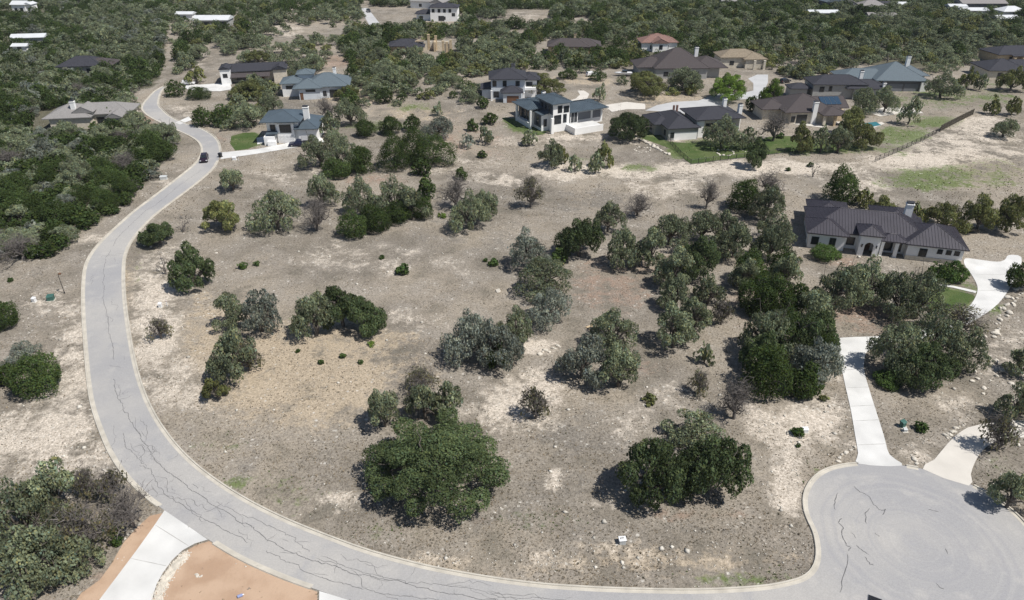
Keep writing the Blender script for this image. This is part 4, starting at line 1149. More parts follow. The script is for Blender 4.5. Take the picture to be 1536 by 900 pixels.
# ================================================================= HOUSES
class House:
    """walls, roof, windows ... in local metres: x right, y away, z up"""
    def __init__(s, name, px, py, rot, label, cat='house', group=None, dz=0, scale=1.0):
        x, y = P(px, py); s.root = empty(name, (x, y, hz(x, y)+dz), R(rot), label, cat, group)
        s.root.scale = (scale,)*3
        s.w = {}; s.roofs = {}; s.k = 0; s.lastroof = None
    def mb(s, key):
        return s.w.setdefault(key, MB())
    def box(s, x0, y0, x1, y1, z0, z1, m='white'):
        s.k += 1; e = .0015*s.k
        s.mb(('wall', m)).box(x0+e, y0+e, z0-e, x1-e, y1-e, z1-e)
    def hip(s, x0, y0, x1, y1, z, slope=.42, over=.55, m='roof_char', ridge=None, seam=0, fascia=.22):
        s.k += 1; e = .0017*s.k
        x0 -= over+e; x1 += over+e; y0 -= over+e; y1 += over+e; z += e
        W, D = x1-x0, y1-y0
        zt = z+fascia
        if W >= D:
            ins = D/2; hr = ins*slope; a, b = Vector((x0+ins, (y0+y1)/2, zt+hr)), Vector((x1-ins, (y0+y1)/2, zt+hr))
        else:
            ins = W/2; hr = ins*slope; a, b = Vector(((x0+x1)/2, y0+ins, zt+hr)), Vector(((x0+x1)/2, y1-ins, zt+hr))
        s._roof(x0, y0, x1, y1, z, zt, a, b, W >= D, m, seam)
    def gable(s, x0, y0, x1, y1, z, slope=.4, over=.5, m='roof_char', axis='x', seam=0, fascia=.2, wallm=None):
        s.k += 1; e = .0017*s.k
        x0 -= over+e; x1 += over+e; y0 -= over+e; y1 += over+e; z += e; zt = z+fascia
        if axis == 'x':
            hr = (y1-y0)/2*slope; a, b = Vector((x0, (y0+y1)/2, zt+hr)), Vector((x1, (y0+y1)/2, zt+hr))
        else:
            hr = (x1-x0)/2*slope; a, b = Vector(((x0+x1)/2, y0, zt+hr)), Vector(((x0+x1)/2, y1, zt+hr))
        s._roof(x0, y0, x1, y1, z, zt, a, b, axis == 'x', m, seam)
    def shed(s, x0, y0, x1, y1, z, dzx=0, dzy=0, over=.4, m='roof_char', th=.2):
        """single slope slab"""
        s.k += 1; e = .0017*s.k
        x0 -= over+e; x1 += over+e; y0 -= over+e; y1 += over+e; z += e
        q = [(x0,y0,z),(x1,y0,z+dzx),(x1,y1,z+dzx+dzy),(x0,y1,z+dzy)]
        s.mb(('roof', m)).add(q+[(a, b, c+th) for a, b, c in q], [(3,2,1,0),(4,5,6,7),(0,1,5,4),(1,2,6,5),(2,3,7,6),(3,0,4,7)])
    def _roof(s, x0, y0, x1, y1, z, zt, a, b, along, m, seam):
        mb = s.mb(('roof', m))
        c = [Vector((x0,y0,z)), Vector((x1,y0,z)), Vector((x1,y1,z)), Vector((x0,y1,z))]
        t = [Vector((q.x,q.y,zt)) for q in c]
        if along: faces = [(t[0],t[1],b,a),(t[1],t[2],b),(t[2],t[3],a,b),(t[3],t[0],a)]
        else: faces = [(t[0],t[1],a),(t[1],t[2],b,a),(t[2],t[3],b),(t[3],t[0],a,b)]
        mb.add(c, [(3,2,1,0)])
        for i in range(4):
            j = (i+1) % 4; mb.add([c[i], c[j], t[j], t[i]], [(0,1,2,3)])
        for f in faces:
            f = [p for i, p in enumerate(f) if (p-f[i-1]).length > 1e-4]
            if len(f) < 3: continue
            mb.add(f, [tuple(range(len(f)))])
            if seam:
                n = (f[1]-f[0]).cross(f[-1]-f[0])
                if n.length < 1e-5: continue
                n.normalize(); e = (f[1]-f[0]).normalized(); d = n.cross(e)
                L = (f[1]-f[0]).length; q = seam/2
                while q < L:
                    hits = []
                    for i in range(len(f)):
                        p, r = f[i]-f[0], f[(i+1) % len(f)]-f[0]
                        pe, re = p.dot(e), r.dot(e)
                        if (pe-q)*(re-q) < 0:
                            u = (q-pe)/(re-pe); hits.append(p.dot(d)+(r.dot(d)-p.dot(d))*u)
                    if len(hits) >= 2:
                        lo, hi = min(hits), max(hits)
                        if hi-lo > .15:
                            A = f[0]+e*q+d*lo; B = f[0]+e*q+d*hi; w_ = e*.03; up = n*.06
                            mb.add([A-w_, A+w_, A+w_+up, A-w_+up, B-w_, B+w_, B+w_+up, B-w_+up], [(3,2,1,0),(4,5,6,7),(2,3,7,6),(1,2,6,5),(3,0,4,7)])
                    q += seam
        # ridge and hip caps
        for p, r in (((a, b),) if (a-b).length > .1 else ())+(((t[0],a),(t[3],a),(t[1],b),(t[2],b)) if along else ((t[0],a),(t[1],a),(t[2],b),(t[3],b))):
            mb.cyl(p+Vector((0,0,.01)), r+Vector((0,0,.01)), .07, .07, 5)
    def _frame(s, face, plane, a):
        # returns a matrix whose +x runs along the wall (rightwards seen from outside), -y points out, origin on the wall
        if face == 'f': return Matrix.Translation((a, plane, 0))
        if face == 'b': return Matrix.Translation((a, plane, 0)) @ Matrix.Rotation(PI, 4, 'Z')
        if face == 'l': return Matrix.Translation((plane, a, 0)) @ Matrix.Rotation(-PI/2, 4, 'Z')
        return Matrix.Translation((plane, a, 0)) @ Matrix.Rotation(PI/2, 4, 'Z')
    def win(s, face, plane, a, z, w, hh, trim='trim', name='window', pane='glass', mull=1):
        X = s._frame(face, plane, a)
        f = MB(); t = .09
        f.box(-w/2-t, -.06, z-t, w/2+t, .03, z, X); f.box(-w/2-t, -.06, z+hh, w/2+t, .03, z+hh+t, X)
        f.box(-w/2-t, -.06, z+.001, -w/2, .03, z+hh-.001, X); f.box(w/2, -.06, z+.001, w/2+t, .03, z+hh-.001, X)
        for i in range(1, mull):
            q = -w/2+w*i/mull; f.box(q-.03, -.05, z+.002, q+.03, .02, z+hh-.002, X)
        fo = f.build(name, M[trim], s.root)
        p = MB(); p.box(-w/2+.002, -.02, z+.003, w/2-.002, .01, z+hh-.003, X); p.build('pane', M[pane], fo)
        return fo
    def door(s, face, plane, a, z, w=1.1, hh=2.2, m='wood', name='door'):
        X = s._frame(face, plane, a); d = MB()
        d.box(-w/2, -.05, z, w/2, .04, z+hh, X)
        o = d.build(name, M[m], s.root)
        k = MB(); k.box(w/2-.18, -.12, z+hh*.45, w/2-.1, -.052, z+hh*.45+.15, X); k.build('handle', M['alloy'], o)
    def garage(s, face, plane, a, z, w, hh, m='garage'):
        X = s._frame(face, plane, a); d = MB(); n = 4
        for i in range(n): d.box(-w/2, -.055, z+hh*i/n+.012, w/2, .03, z+hh*(i+1)/n-.012, X)
        d.box(-w/2-.001, -.02, z, w/2+.001, .02, z+hh, X)
        d.build('garage_door', M[m], s.root)
    def opening(s, face, plane, a, z, w, hh, name='porch_opening'):
        X = s._frame(face, plane, a); d = MB(); d.box(-w/2, -.03, z, w/2, .03, z+hh, X); d.build(name, M['glass'], s.root)
    def column(s, x, y, z0, z1, r=.25, m='white'):
        d = MB(); d.box(x-r, y-r, z0, x+r, y+r, z1); d.box(x-r-.08, y-r-.08, z0+.002, x+r+.08, y+r+.08, z0+.3); d.box(x-r-.06, y-r-.06, z1-.25, x+r+.06, y+r+.06, z1-.003)
        d.build('column', M[m], s.root)
    def chimney(s, x, y, z0, z1, w=1.1, d=.9, m='white'):
        c = MB(); c.box(x-w/2, y-d/2, z0, x+w/2, y+d/2, z1); c.box(x-w/2-.1, y-d/2-.1, z1-.25, x+w/2+.1, y+d/2+.1, z1-.1)
        s.pend = getattr(s, 'pend', []); o = c.build('chimney', M[m], s.root)
        q = MB(); q.box(x-w/2+.12, y-d/2+.12, z1+.001, x+w/2-.12, y+d/2-.12, z1+.18); q.box(x-w/2-.02, y-d/2-.02, z1+.2, x+w/2+.02, y+d/2+.02, z1+.26)
        s.pend.append((o, q))
    def part(s, name, m, fn):
        b = MB(); fn(b); return b.build(name, M[m], s.root)
    def done(s):
        roof = None
        for (k, m), b in s.w.items():
            o = b.build(k, M[m], s.root)
            if k == 'roof' and roof is None: roof = o
        for o, q in getattr(s, 'pend', []):
            if roof: o.parent = roof; q.build('cap', M['trim'], roof).name = 'chimney_cap'
            else: q.build('chimney_cap', M['trim'], s.root)
        return s.root

# ---- H1: dark standing seam house at the right
H = House('dark_roofed_house', 1210, 371, -15.5, 'long white stucco house with dark standing seam roof and arched entry')
H.box(0.3, 1.6, 21.5, 12.5, -.3, 3.2); H.box(0, 0, 6.6, 3, -.3, 3.2); H.box(17.6, -.4, 27.2, 9, -.3, 3.2, 'white'); H.box(1, 10, 8, 17, -.3, 3.1); H.box(13.5, 11, 21, 17, -.3, 3.1)
H.hip(0.3, 1.6, 21.5, 12.5, 3.2, .46, .6, 'roof_purple', seam=.55)
H.hip(0, 0, 6.6, 6.5, 3.2, .46, .6, 'roof_purple', seam=.55)
H.hip(17.6, -.4, 27.2, 9, 3.2, .46, .6, 'roof_purple', seam=.55)
H.hip(1, 9, 8, 17, 3.1, .40, .6, 'roof_purple', seam=.55)
H.hip(13.5, 8, 21, 17, 3.1, .40, .6, 'roof_purple', seam=.55)
# entry tower with arch
def arch(b):
    x0, x1, y0, y1, z1 = 9.0, 12.6, -1.1, 2.0, 4.3; a0, a1, sp = 10.0, 11.6, 2.1
    b.box(x0, y0, -.3, a0, y0+.45, z1); b.box(a1, y0, -.3, x1, y0+.45, z1)
    n = 10; cx, r = (a0+a1)/2, (a1-a0)/2
    for i in range(n):
        t0, t1 = PI-PI*i/n, PI-PI*(i+1)/n
        p = [(cx+r*math.cos(t0), sp+r*math.sin(t0)), (cx+r*math.cos(t1), sp+r*math.sin(t1))]
        q = [(p[0][0], y0, p[0][1]), (p[1][0], y0, p[1][1]), (p[1][0], y0, z1-.002), (p[0][0], y0, z1-.002)]
        b.add(q+[(a, y0+.45, c) for a, _, c in q], [(0,1,2,3),(7,6,5,4),(0,4,5,1),(2,6,7,3)])
    b.box(x0+.002, y0+.452, -.3, x0+.45, y1, z1-.003); b.box(x1-.45, y0+.452, -.3, x1-.002, y1, z1-.003)
H.part('entry_arch', 'white', arch)
H.hip(9.0, -1.1, 12.6, 3.2, 4.3, .5, .5, 'roof_purple', seam=.55)
H.door('f', 1.6, 10.8, .1, 1.5, 2.4, 'wood'); H.win('f', 1.6, 7.9, .9, 1.3, 1.5); H.win('f', 0, 1.2, .9, 1.2, 1.5); H.win('f', 0, 4.4, .9, 1.0, 1.6, mull=2)
H.win('f', 1.6, 14.2, .6, 2.4, 1.9, mull=3); H.win('f', 1.6, 16.5, .6, 1.0, 1.9)
H.hip(12.8, -.3, 17.3, 3, 3.15, .40, .3, 'roof_purple', seam=.55); H.column(15.8, 0, -.2, 3.15, .3); H.column(13.3, 0, -.2, 3.15, .25)
H.win('f', -.4, 20.4, .5, 1.2, 2.0, mull=2)
for a in (23.2, 24.7, 26.1): H.win('f', -.4, a, 1.9, .75, .8)
H.part('wainscot', 'cream', lambda b: b.box(17.55, -.52, -.3, 27.24, -.402, .9))
H.chimney(18.6, 9.6, 4, 7.6, 1.3, 1.2)
for a in (3.5, 6): H.win('l', .3, a, 1.0, 1.2, 1.4)
for a in (3.6, 7.2): H.garage('r', 27.2, a if a < 5 else 6.6, -.1, 2.6, 2.4, 'garage_w')
for i, sx in enumerate((9.5, 12.1)): H.part('wall_lamp', 'iron', lambda b: (b.box(sx-.09, -1.28, 1.9, sx+.09, -1.102, 2.4), b.box(sx-.14, -1.33, 2.41, sx+.14, -1.103, 2.47)))
H.done()

# ---- H2: white two storey modern house
H = House('white_modern_house', 829, 199, 27, 'white two storey modern house with slate blue roofs and grey garage doors', dz=-.2)
H.box(0, 0, 5.4, 8.5, -.4, 8.3, 'white'); H.hip(0, 0, 5.4, 8.5, 8.3, .28, .8, 'roof_blue', seam=.6)
H.box(5.4, 1.2, 9.0, 9, -.4, 5.2, 'white'); H.box(9.0, 2.6, 18.5, 10.4, -.4, 4.7, 'white'); H.hip(5.2, 1.2, 18.5, 10.4, 4.9, .22, .7, 'roof_blue', seam=.6)
H.box(-3.2, 7.2, 1.5, 15, -.4, 5.6, 'white'); H.hip(-4.4, 6.6, 2.2, 15, 5.8, .26, .8, 'roof_blue', seam=.6)
H.box(-2.4, 2.4, 0, 7, -.4, 5.0, 'white'); H.shed(-2.4, 2.2, 0, 7.2, 4.9, .5, 0, .4, 'roof_blue')
H.box(3.5, 9.5, 8.5, 15, -.4, 6.8, 'white'); H.hip(3.5, 9.5, 8.5, 15, 6.8, .26, .7, 'roof_blue', seam=.6)
H.box(-.6, 15.5, 6, 20, -.4, 4.8, 'white'); H.hip(-.6, 15.5, 6, 20, 4.8, .26, .6, 'roof_blue', seam=.6)
H.chimney(6.4, 17.2, 4.8, 7.3, 1.0, .9)
H.win('f', 0, 1.5, 2.6, 2.2, 2.4, mull=2); H.win('f', 0, 4.3, 5.6, 1.6, 1.7); H.win('f', 0, 2.2, 5.7, 1.3, 1.9); H.opening('f', 0, 3.9, 2.6, 1.2, 2.5, 'balcony_recess')
for a in (6.0, 7.2, 8.3): H.win('f', 1.2, a, 2.0, .75, 1.9); H.win('f', 1.2, a, 4.1, .75, .5)
H.garage('f', 2.6, 12.0, 1.9, 4.6, 2.2); H.garage('f', 2.6, 16.4, 1.9, 2.7, 2.2)
H.win('r', 5.4, 2.2, 5.9, 2.0, 1.5, mull=2); H.win('r', 5.4, 5.6, 5.9, 1.6, 1.5)
for a in (2, 4.2, 6.2): H.win('l', -.05, a, 5.9, 1.0, 1.6)
for a in (8.6, 11.0, 13.2): H.win('l', -3.25, a, 2.0, 1.6, 2.6, mull=2)
H.win('l', -2.45, 4.6, 1.8, 1.2, 2.2); H.win('f', 2.4, -1.2, 1.6, .9, 2.0)
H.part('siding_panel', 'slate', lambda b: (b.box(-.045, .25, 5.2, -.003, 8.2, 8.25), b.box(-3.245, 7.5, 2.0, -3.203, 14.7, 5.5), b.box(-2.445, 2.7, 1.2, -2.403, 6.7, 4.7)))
H.part('patio_wall', 'white', lambda b: (b.box(-4.4, 5.4, -.5, -4.05, 6.2, 5.6), b.box(-4.5, 13.6, -.5, -4.1, 14.6, 5.75), b.box(-4.35, 6.21, -.5, -4.1, 13.59, 1.9)))
H.part('pilaster', 'white', lambda b: b.box(-1.0, -1.0, -.5, -.2, -.3, 4.6))
H.done()
H = House('retaining_wall', 862, 203, 27, 'white retaining wall holding up the concrete forecourt of the white house', 'wall', dz=0)
H.part('parapet', 'white', lambda b: (b.box(0, 0, -.6, 9.6, .3, 1.95), b.box(0, .301, -.6, .3, 5.2, 1.95)))
H.part('forecourt_slab', 'concrete', lambda b: b.box(.301, .302, -.6, 9.6, 5.6, 1.55))
H.done()

# ---- H3: charcoal hip roofed house behind the iron fence
H = House('charcoal_roofed_house', 1004, 211, 10, 'low house with charcoal hip roofs, white chimneys and glazed garden front')
H.box(-.5, 0, 8.2, 14.5, -.3, 3.3, 'greywall'); H.hip(-.5, 0, 8.2, 14.5, 3.3, .44, .55, 'roof_char')
H.box(-2.5, 5.5, 1, 14, -.3, 3.2, 'greywall'); H.hip(-2.8, 5.0, 3, 14.2, 3.15, .42, .5, 'roof_char')
H.box(8.2, 1.5, 21, 10.5, -.3, 5.0, 'cream'); H.hip(8.2, 1.2, 21.5, 12.0, 5.0, .32, .8, 'roof_char')
H.part('wall_panel', 'white', lambda b: (b.box(8.15, 1.1, -.3, 10.3, 1.49, 4.7), b.box(1.2, -.03, -.2, 7.9, -.002, 2.2)))
for a in (11.4, 12.6): H.win('f', 1.5, a, .3, .95, 2.3); H.win('f', 1.5, a, 3.0, .95, .8)
H.win('f', 1.5, 15.6, .2, 3.2, 2.6, mull=3); H.win('f', 1.5, 19, .5, 1.8, 2.0, mull=2)
H.column(14.0, -.2, -.2, 3.1, .22, 'cream'); H.column(18.6, -.2, -.2, 3.1, .22, 'cream'); H.shed(13.6, -.4, 19.4, 1.4, 3.1, 0, .4, .3, 'roof_char')
H.win('f', 0, .7, .8, .9, 1.4); H.win('l', 8.2, .8, 1.0, .0+.8, 1.6)
for a in (2.6, 8.5, 11.5): H.win('l', -.5 if a < 5 else -2.5, a, .8, 1.3, 1.5)
H.chimney(19.6, 9.6, 5, 8.4, 1.0, 1.0); H.chimney(22.3, 5.0, -.2, 7.8, 1.0, 1.1)
H.part('flue', 'roof_red', lambda b: (b.box(5.2, 12.2, 4, 5.7, 12.7, 6.3), b.box(6.2, 12.2, 4, 6.7, 12.7, 6.3)))
H.done()

# ---- H4: brown roofs, solar panels
H = House('brown_roofed_house', 1184, 186, 4, 'stone house with brown shingle roofs, white chimney and solar panels')
H.box(0, 0, 13.5, 14, -.3, 3.4, 'cream'); H.hip(-1.5, 0, 13.5, 15, 3.4, .44, .6, 'roof_brown')
H.box(9.0, 2, 17, 12, -.3, 3.4, 'tanwall'); H.gable(7.0, 3.5, 18.5, 12.5, 3.5, .46, .5, 'roof_brown', 'x')
H.box(-6.5, 5, 0, 13, -.3, 3.2, 'cream'); H.hip(-7, 4.5, 1, 13.5, 3.2, .42, .5, 'roof_brown')
H.hip(8.5, -3.4, 16.0, 4.6, 3.2, .36, .4, 'roof_brown'); H.column(9.0, -3.0, -.2, 3.2, .35, 'cream'); H.column(12.2, -3.0, -.2, 3.2, .3, 'tanwall'); H.column(15.6, -3.0, -.2, 3.2, .35, 'cream')
H.chimney(6.8, -.3, -.2, 6.6, 1.3, 1.0); H.win('f', 0, 3.4, .2, 3.0, 2.4, mull=3); H.win('f', 0, .8, .6, 1.1, 1.6); H.opening('f', 2, 12.5, .2, 4.5, 2.4, 'porch_opening')
H.done()
sol = empty('solar_panel', (0, 0, 0), 0)
sol.parent = H.root
for i in range(4):
    b = MB(); Mx = Matrix.Translation((11.0+i*1.55, 4.3, 4.36)) @ Matrix.Rotation(math.atan(.46), 4, 'X')
    b.box(0, 0, .09, 1.45, 3.6, .14, Mx); o = b.build('panel', M['solar'], sol)
b = MB(); b.box(0, 0, .03, 6.1, 3.6, .085, Matrix.Translation((11.0, 4.3, 4.36)) @ Matrix.Rotation(math.atan(.46), 4, 'X')); b.build('frame', M['alloy'], sol)
# long wing behind
H = House('long_dark_house', 1217, 148, -2, 'long house with plain charcoal roof standing behind the brown roofed house')
H.box(0, 0, 17, 9, -.3, 4.6, 'greywall'); H.hip(0, 0, 17, 9, 4.6, .42, .6, 'roof_char'); H.box(13, -1.0, 24, 7, -.3, 3.6, 'greywall'); H.hip(11, -1, 24, 7.5, 3.6, .4, .6, 'roof_char')
H.win('f', 0, 5.6, 2.6, .9, 1.5); H.win('f', 0, 2.8, 2.4, 1.4, 1.5); H.chimney(16.6, 4.6, 5, 8.2, 1.1, .9); H.chimney(22.6, -.6, 2, 5.6, .9, .8); H.box(-7, 1, -1.5, 6, -.3, 2.9, 'greywall'); H.hip(-7, 1, -.6, 6, 2.9, .42, .5, 'roof_char')
H.done()

# ---- H5: big grey green roof
H = House('slate_green_house', 1325, 137, -3, 'big house with grey green hip roof and white chimney on the meadow edge')
H.box(0, 0, 13.5, 12, -.3, 3.6, 'darkwall'); H.hip(-3, 0, 13.6, 16, 3.6, .52, .7, 'roof_teal'); H.box(-13, 3, 0, 13, -.3, 3.4, 'greywall'); H.hip(-14, 3, 4, 13, 3.4, .42, .6, 'roof_teal')
H.hip(6, 4, 15.6, 14, 4.4, .46, .5, 'roof_teal'); H.box(7, 5, 15, 13.5, -.3, 4.4, 'white'); H.chimney(9.8, 9.0, 6, 10.0, 1.2, 1.2)
H.part('wall_panel', 'white', lambda b: b.box(11.9, -.6, -.3, 13.7, -.02, 3.4)); H.part('garage_door', 'garage', lambda b: (b.box(1, -.06, 0, 6, -.01, 2.6), b.box(6.6, -.06, 0, 11.2, -.012, 2.6)))
H.win('f', 3, -9, .8, 1.6, 1.5, mull=2); H.win('f', 3, -5, .8, 1.6, 1.5, mull=2)
H.done()

# ---- H6: two storey, blue black roof
H = House('blue_black_roofed_house', 737, 149, 2, 'two storey house with blue black hip roof and brown garage door')
H.box(0, 0, 11.0, 9, -.3, 6.4, 'bluewhite'); H.hip(0, 0, 11.0, 10, 6.4, .40, .8, 'roof_char'); H.box(3.8, -4.5, 9.6, 0, -.3, 3.1, 'bluewhite'); H.hip(3.6, -4.5, 9.8, 1, 3.1, .45, .5, 'roof_char')
H.box(10, 2, 15, 10, -.3, 5.6, 'white'); H.hip(10, 2, 15.6, 10.5, 5.6, .36, .6, 'roof_char'); H.box(-3, 1, 0, 8, -.3, 3, 'bluewhite'); H.shed(-3.2, .8, 0, 8, 3.0, .7, 0, .3, 'roof_char')
H.win('f', 0, 1.1, 4.2, 1.1, 1.7); H.win('f', 0, 4.4, 4.2, 1.1, 1.7); H.win('f', 0, 1.6, .7, 1.6, 1.8, mull=2); H.win('f', 0, 8.6, 4.3, 1.2, 1.5)
H.garage('f', -4.5, 6.9, -.1, 3.8, 2.3, 'wood'); H.win('f', 2, 12.5, 3.6, 2.0, 1.4, mull=2); H.column(10.4, -3.6, -.3, 3.0, .3); H.column(.1, -1.4, -.3, 3.2, .25); H.chimney(7.4, 7.0, 7, 9.6, 1.2, 1.0, 'darkwall')
H.part('balcony', 'white', lambda b: b.box(10.2, .6, 2.7, 14.6, 1.99, 3.5))
H.done()

# ---- H7: blue roofed house with pickup
H = House('blue_roofed_house', 404, 214, 4, 'white house with slate blue roofs, tall white chimney and double garage')
H.box(0, 0, 8.6, 8, -.3, 6.0, 'white'); H.hip(-.6, -1.2, 9.0, 9, 6.0, .34, .7, 'roof_blue'); H.box(8.5, -1.0, 13.4, 9.5, -.3, 3.7, 'white'); H.hip(8.0, -1, 13.4, 10, 3.9, .46, .6, 'roof_blue')
H.box(2.8, -.8, 7.4, .2, -.3, 5.5, 'white'); H.win('f', -.8, 5.1, 3.0, 2.9, 2.1, mull=2); H.win('f', 0, 1.6, 3.3, 1.2, 1.6); H.win('l', 0, 3, 3.3, 1.4, 1.6)
H.garage('f', -.8, 5.1, -.1, 4.0, 2.3, 'garage_w'); H.garage('f', -1.0, 10.9, -.1, 3.6, 2.2, 'garage_w'); H.chimney(10.4, 3.6, 4.5, 8.8, 1.5, 1.2)
H.part('terrace', 'white', lambda b: (b.box(-.6, -2.6, -.3, 2.2, -.02, 2.4), b.box(.4, -3.4, -.3, 2.6, -2.62, 1.4))); H.shed(.2, -2.0, 2.9, -.1, 2.9, 0, .2, .2, 'roof_blue')
H.done()

# ---- H8: grey roofed house
H = House('grey_roofed_house', 450, 150, 8, 'pale house with light blue grey hip roofs and shaded back porch')
H.box(0, 0, 7, 9, -.3, 3.6, 'bluewhite'); H.hip(-1.4, 0, 7, 9, 3.6, .45, .6, 'roof_teal'); H.box(5, 1, 15.5, 12, -.3, 3.7, 'bluewhite'); H.hip(2, 1, 16, 13, 3.8, .46, .7, 'roof_teal'); H.box(-6, 5, 1, 13, -.3, 4.2, 'white'); H.hip(-6, 5, 1.5, 13, 4.2, .36, .6, 'roof_teal')
H.box(-1, 9, 4, 14, -.3, 6.2, 'bluewhite'); H.hip(-1, 9, 4, 14, 6.2, .4, .6, 'roof_teal'); H.chimney(11.5, 8.5, 5, 8.3, 1.0, .9); H.opening('f', 1, 12.2, .2, 4.8, 2.6, 'porch_opening'); H.win('f', 1, 8.2, .9, 1.0, 1.5); H.win('f', 5, -3, 2.6, 3.2, .9, mull=3); H.win('f', 0, 3.8, 2.6, 3.0, .6, mull=3); H.door('f', 0, .8, 0, 1.0, 2.3)
H.part('porch_slab', 'concrete', lambda b: b.box(13.5, -2.5, -.3, 19, 2.5, .5))
H.done()

# ---- H9: dark roof far left
H = House('dark_gabled_house', 337, 124, 12, 'dark roofed house with a white chimney wall in the far left grove')
H.box(0, 0, 21, 8, -.3, 3.6, 'cream'); H.gable(0, 0, 21, 8, 3.6, .40, .6, 'roof_char', 'x'); H.box(-.4, -3.4, 2.8, 0, -.3, 5.4, 'white'); H.gable(-.4, -3.4, 2.8, 3, 5.2, .4, .3, 'roof_char', 'y'); H.box(17.5, -2.4, 22, 2, -.3, 4.4, 'cream'); H.gable(17.5, -2.4, 22, 4, 4.2, .45, .4, 'roof_char', 'y')
H.win('f', -3.4, 1.2, 2.5, 1.4, 1.2); H.win('f', 0, 6, .8, 3, 1.4, mull=3); H.win('f', 0, 10.5, .8, 2, 1.4, mull=2); H.door('f', 0, 13.4, 0); H.shed(3, -3.2, 16, -.05, 2.2, 0, 1.0, .3, 'roof_brown')
H.done()

# ---- H10: weathered grey roof in the wood
H = House('weathered_roof_house', 78, 195, 9, 'stone house with weathered grey roof inside the left wood')
H.box(0, 0, 11, 9.5, -.3, 3.2, 'cream'); H.hip(-1, 0, 11, 11, 3.2, .44, .6, 'roof_grey'); H.box(8, 3, 21, 11, -.3, 3.2, 'cream'); H.hip(5, 3, 21, 12, 3.2, .42, .6, 'roof_grey'); H.box(16, -1, 20, 4, -.3, 3.1, 'cream'); H.gable(16, -1, 20, 6, 3.0, .5, .4, 'roof_grey', 'y'); H.gable(6.5, 1.5, 11.5, 7, 4.2, .55, .4, 'roof_grey', 'y'); H.box(6.6, 1.6, 11.4, 5, 3, 4.4, 'cream')
H.chimney(6.2, 3.4, 3, 7.2, 1.2, 1.2); H.win('f', 0, 3, .7, 1.4, 1.5, mull=2); H.win('f', -1, 18, .7, 1.6, 1.5, mull=2); H.win('f', 3, 13, .5, 2.4, 1.8, mull=3)
H.done()

# ---- simpler, farther buildings
def small(name, px, py, rot, w, d, hgt, wall, roof, label, slope=.42, kind='hip', cat='house', wins=2, extra=None, chim=None):
    Hh = House(name, px, py, rot, label, cat)
    Hh.box(0, 0, w, d, -.4, hgt, wall)
    if kind == 'hip': Hh.hip(0, 0, w, d, hgt, slope, .6, roof)
    elif kind == 'gabx': Hh.gable(0, 0, w, d, hgt, slope, .5, roof, 'x')
    else: Hh.gable(0, 0, w, d, hgt, slope, .5, roof, 'y')
    for i in range(wins): Hh.win('f', 0, w*(i+.7)/(wins+.4), .9, 1.5, 1.4, mull=2)
    if extra: extra(Hh)
    if chim: Hh.chimney(*chim)
    Hh.done(); return Hh
small('dark_roofed_cottage', 90, 114, 8, 15, 11, 3.2, 'greywall', 'roof_char', 'house with dark roof half sunk in the left wood', extra=lambda q: (q.box(10, 1, 18, 9, -.4, 3, 'greywall'), q.hip(9, 1, 18.5, 9.5, 3, .42, .5, 'roof_brown')))
def ex(q): q.box(7, 1, 10.5, 6, -.4, 4.0, 'white'); q.gable(6.8, .6, 10.5, 6, 4.0, .4, .4, 'roof_white', 'y'); q.win('f', 1, 8.8, 1.0, 1.2, 1.4)
small('white_metal_house', 20, 19, -2, 7.5, 6, 4.0, 'white', 'roof_white', 'white house with bright metal roof at the upper left', .45, 'gabx', extra=ex)
small('metal_roofed_barn', 20, 70, 10, 13, 6, 3.4, 'greywall', 'roof_white', 'low grey barn with white metal roof near the left edge', .30, 'gabx', 'barn')
small('metal_shed', 21, 79, 4, 5.5, 4, 2.4, 'white', 'roof_white', 'small shed with white metal roof below the low grey barn', .3, 'gabx', 'shed', 1)
def ex(q):
    for i in range(4): q.opening('f', 0, 2.2+i*4.0, 0, 3.0, 2.4, 'bay_opening')
small('long_white_barn', 292, 41, 1, 16.5, 9, 3.2, 'greywall', 'roof_white', 'long open barn with bright white metal roof', .30, 'gabx', 'barn', 0, ex)
def ex(q):
    for a in (1.6, 4.6, 7.4, 10.2): q.win('f', 0, a, 4.4, 1.2, 1.5)
    q.opening('f', 0, 5.6, .2, 3.0, 2.5, 'porch_opening'); q.hip(-8, 2, 1, 9, 3.2, .4, .5, 'roof_char'); q.box(-7.5, 2, 0, 9, -.4, 3.2, 'bluewhite'); q.win('f', 0, 12, 2.6, 1.6, 1.4); q.win('f', 2, -5, .8, 1.6, 1.4)
small('white_hilltop_house', 646, 32, -2, 14, 9, 6.6, 'white', 'roof_char', 'tall white two storey house with dark roof at the top of the hill', .30, 'hip', wins=1, extra=ex)
small('pale_roofed_house', 616, 12, -12, 20, 12, 3.5, 'white', 'roof_grey', 'house with grey roof behind the tall white hilltop house', extra=lambda q: (q.box(13, -4, 20, 2, -.4, 3.6, 'white'), q.gable(13, -4, 20, 5, 3.6, .5, .4, 'roof_grey', 'y')))
small('blue_black_cottage', 585, 82, 3, 13, 9, 3.2, 'tanwall', 'roof_char', 'low tan house with blue black roof beside the tan terrace', .40, extra=lambda q: (q.box(8, -2, 13.5, 3, -.4, 3.1, 'tanwall'), q.hip(7, -2, 14, 4, 3.1, .4, .5, 'roof_char')))
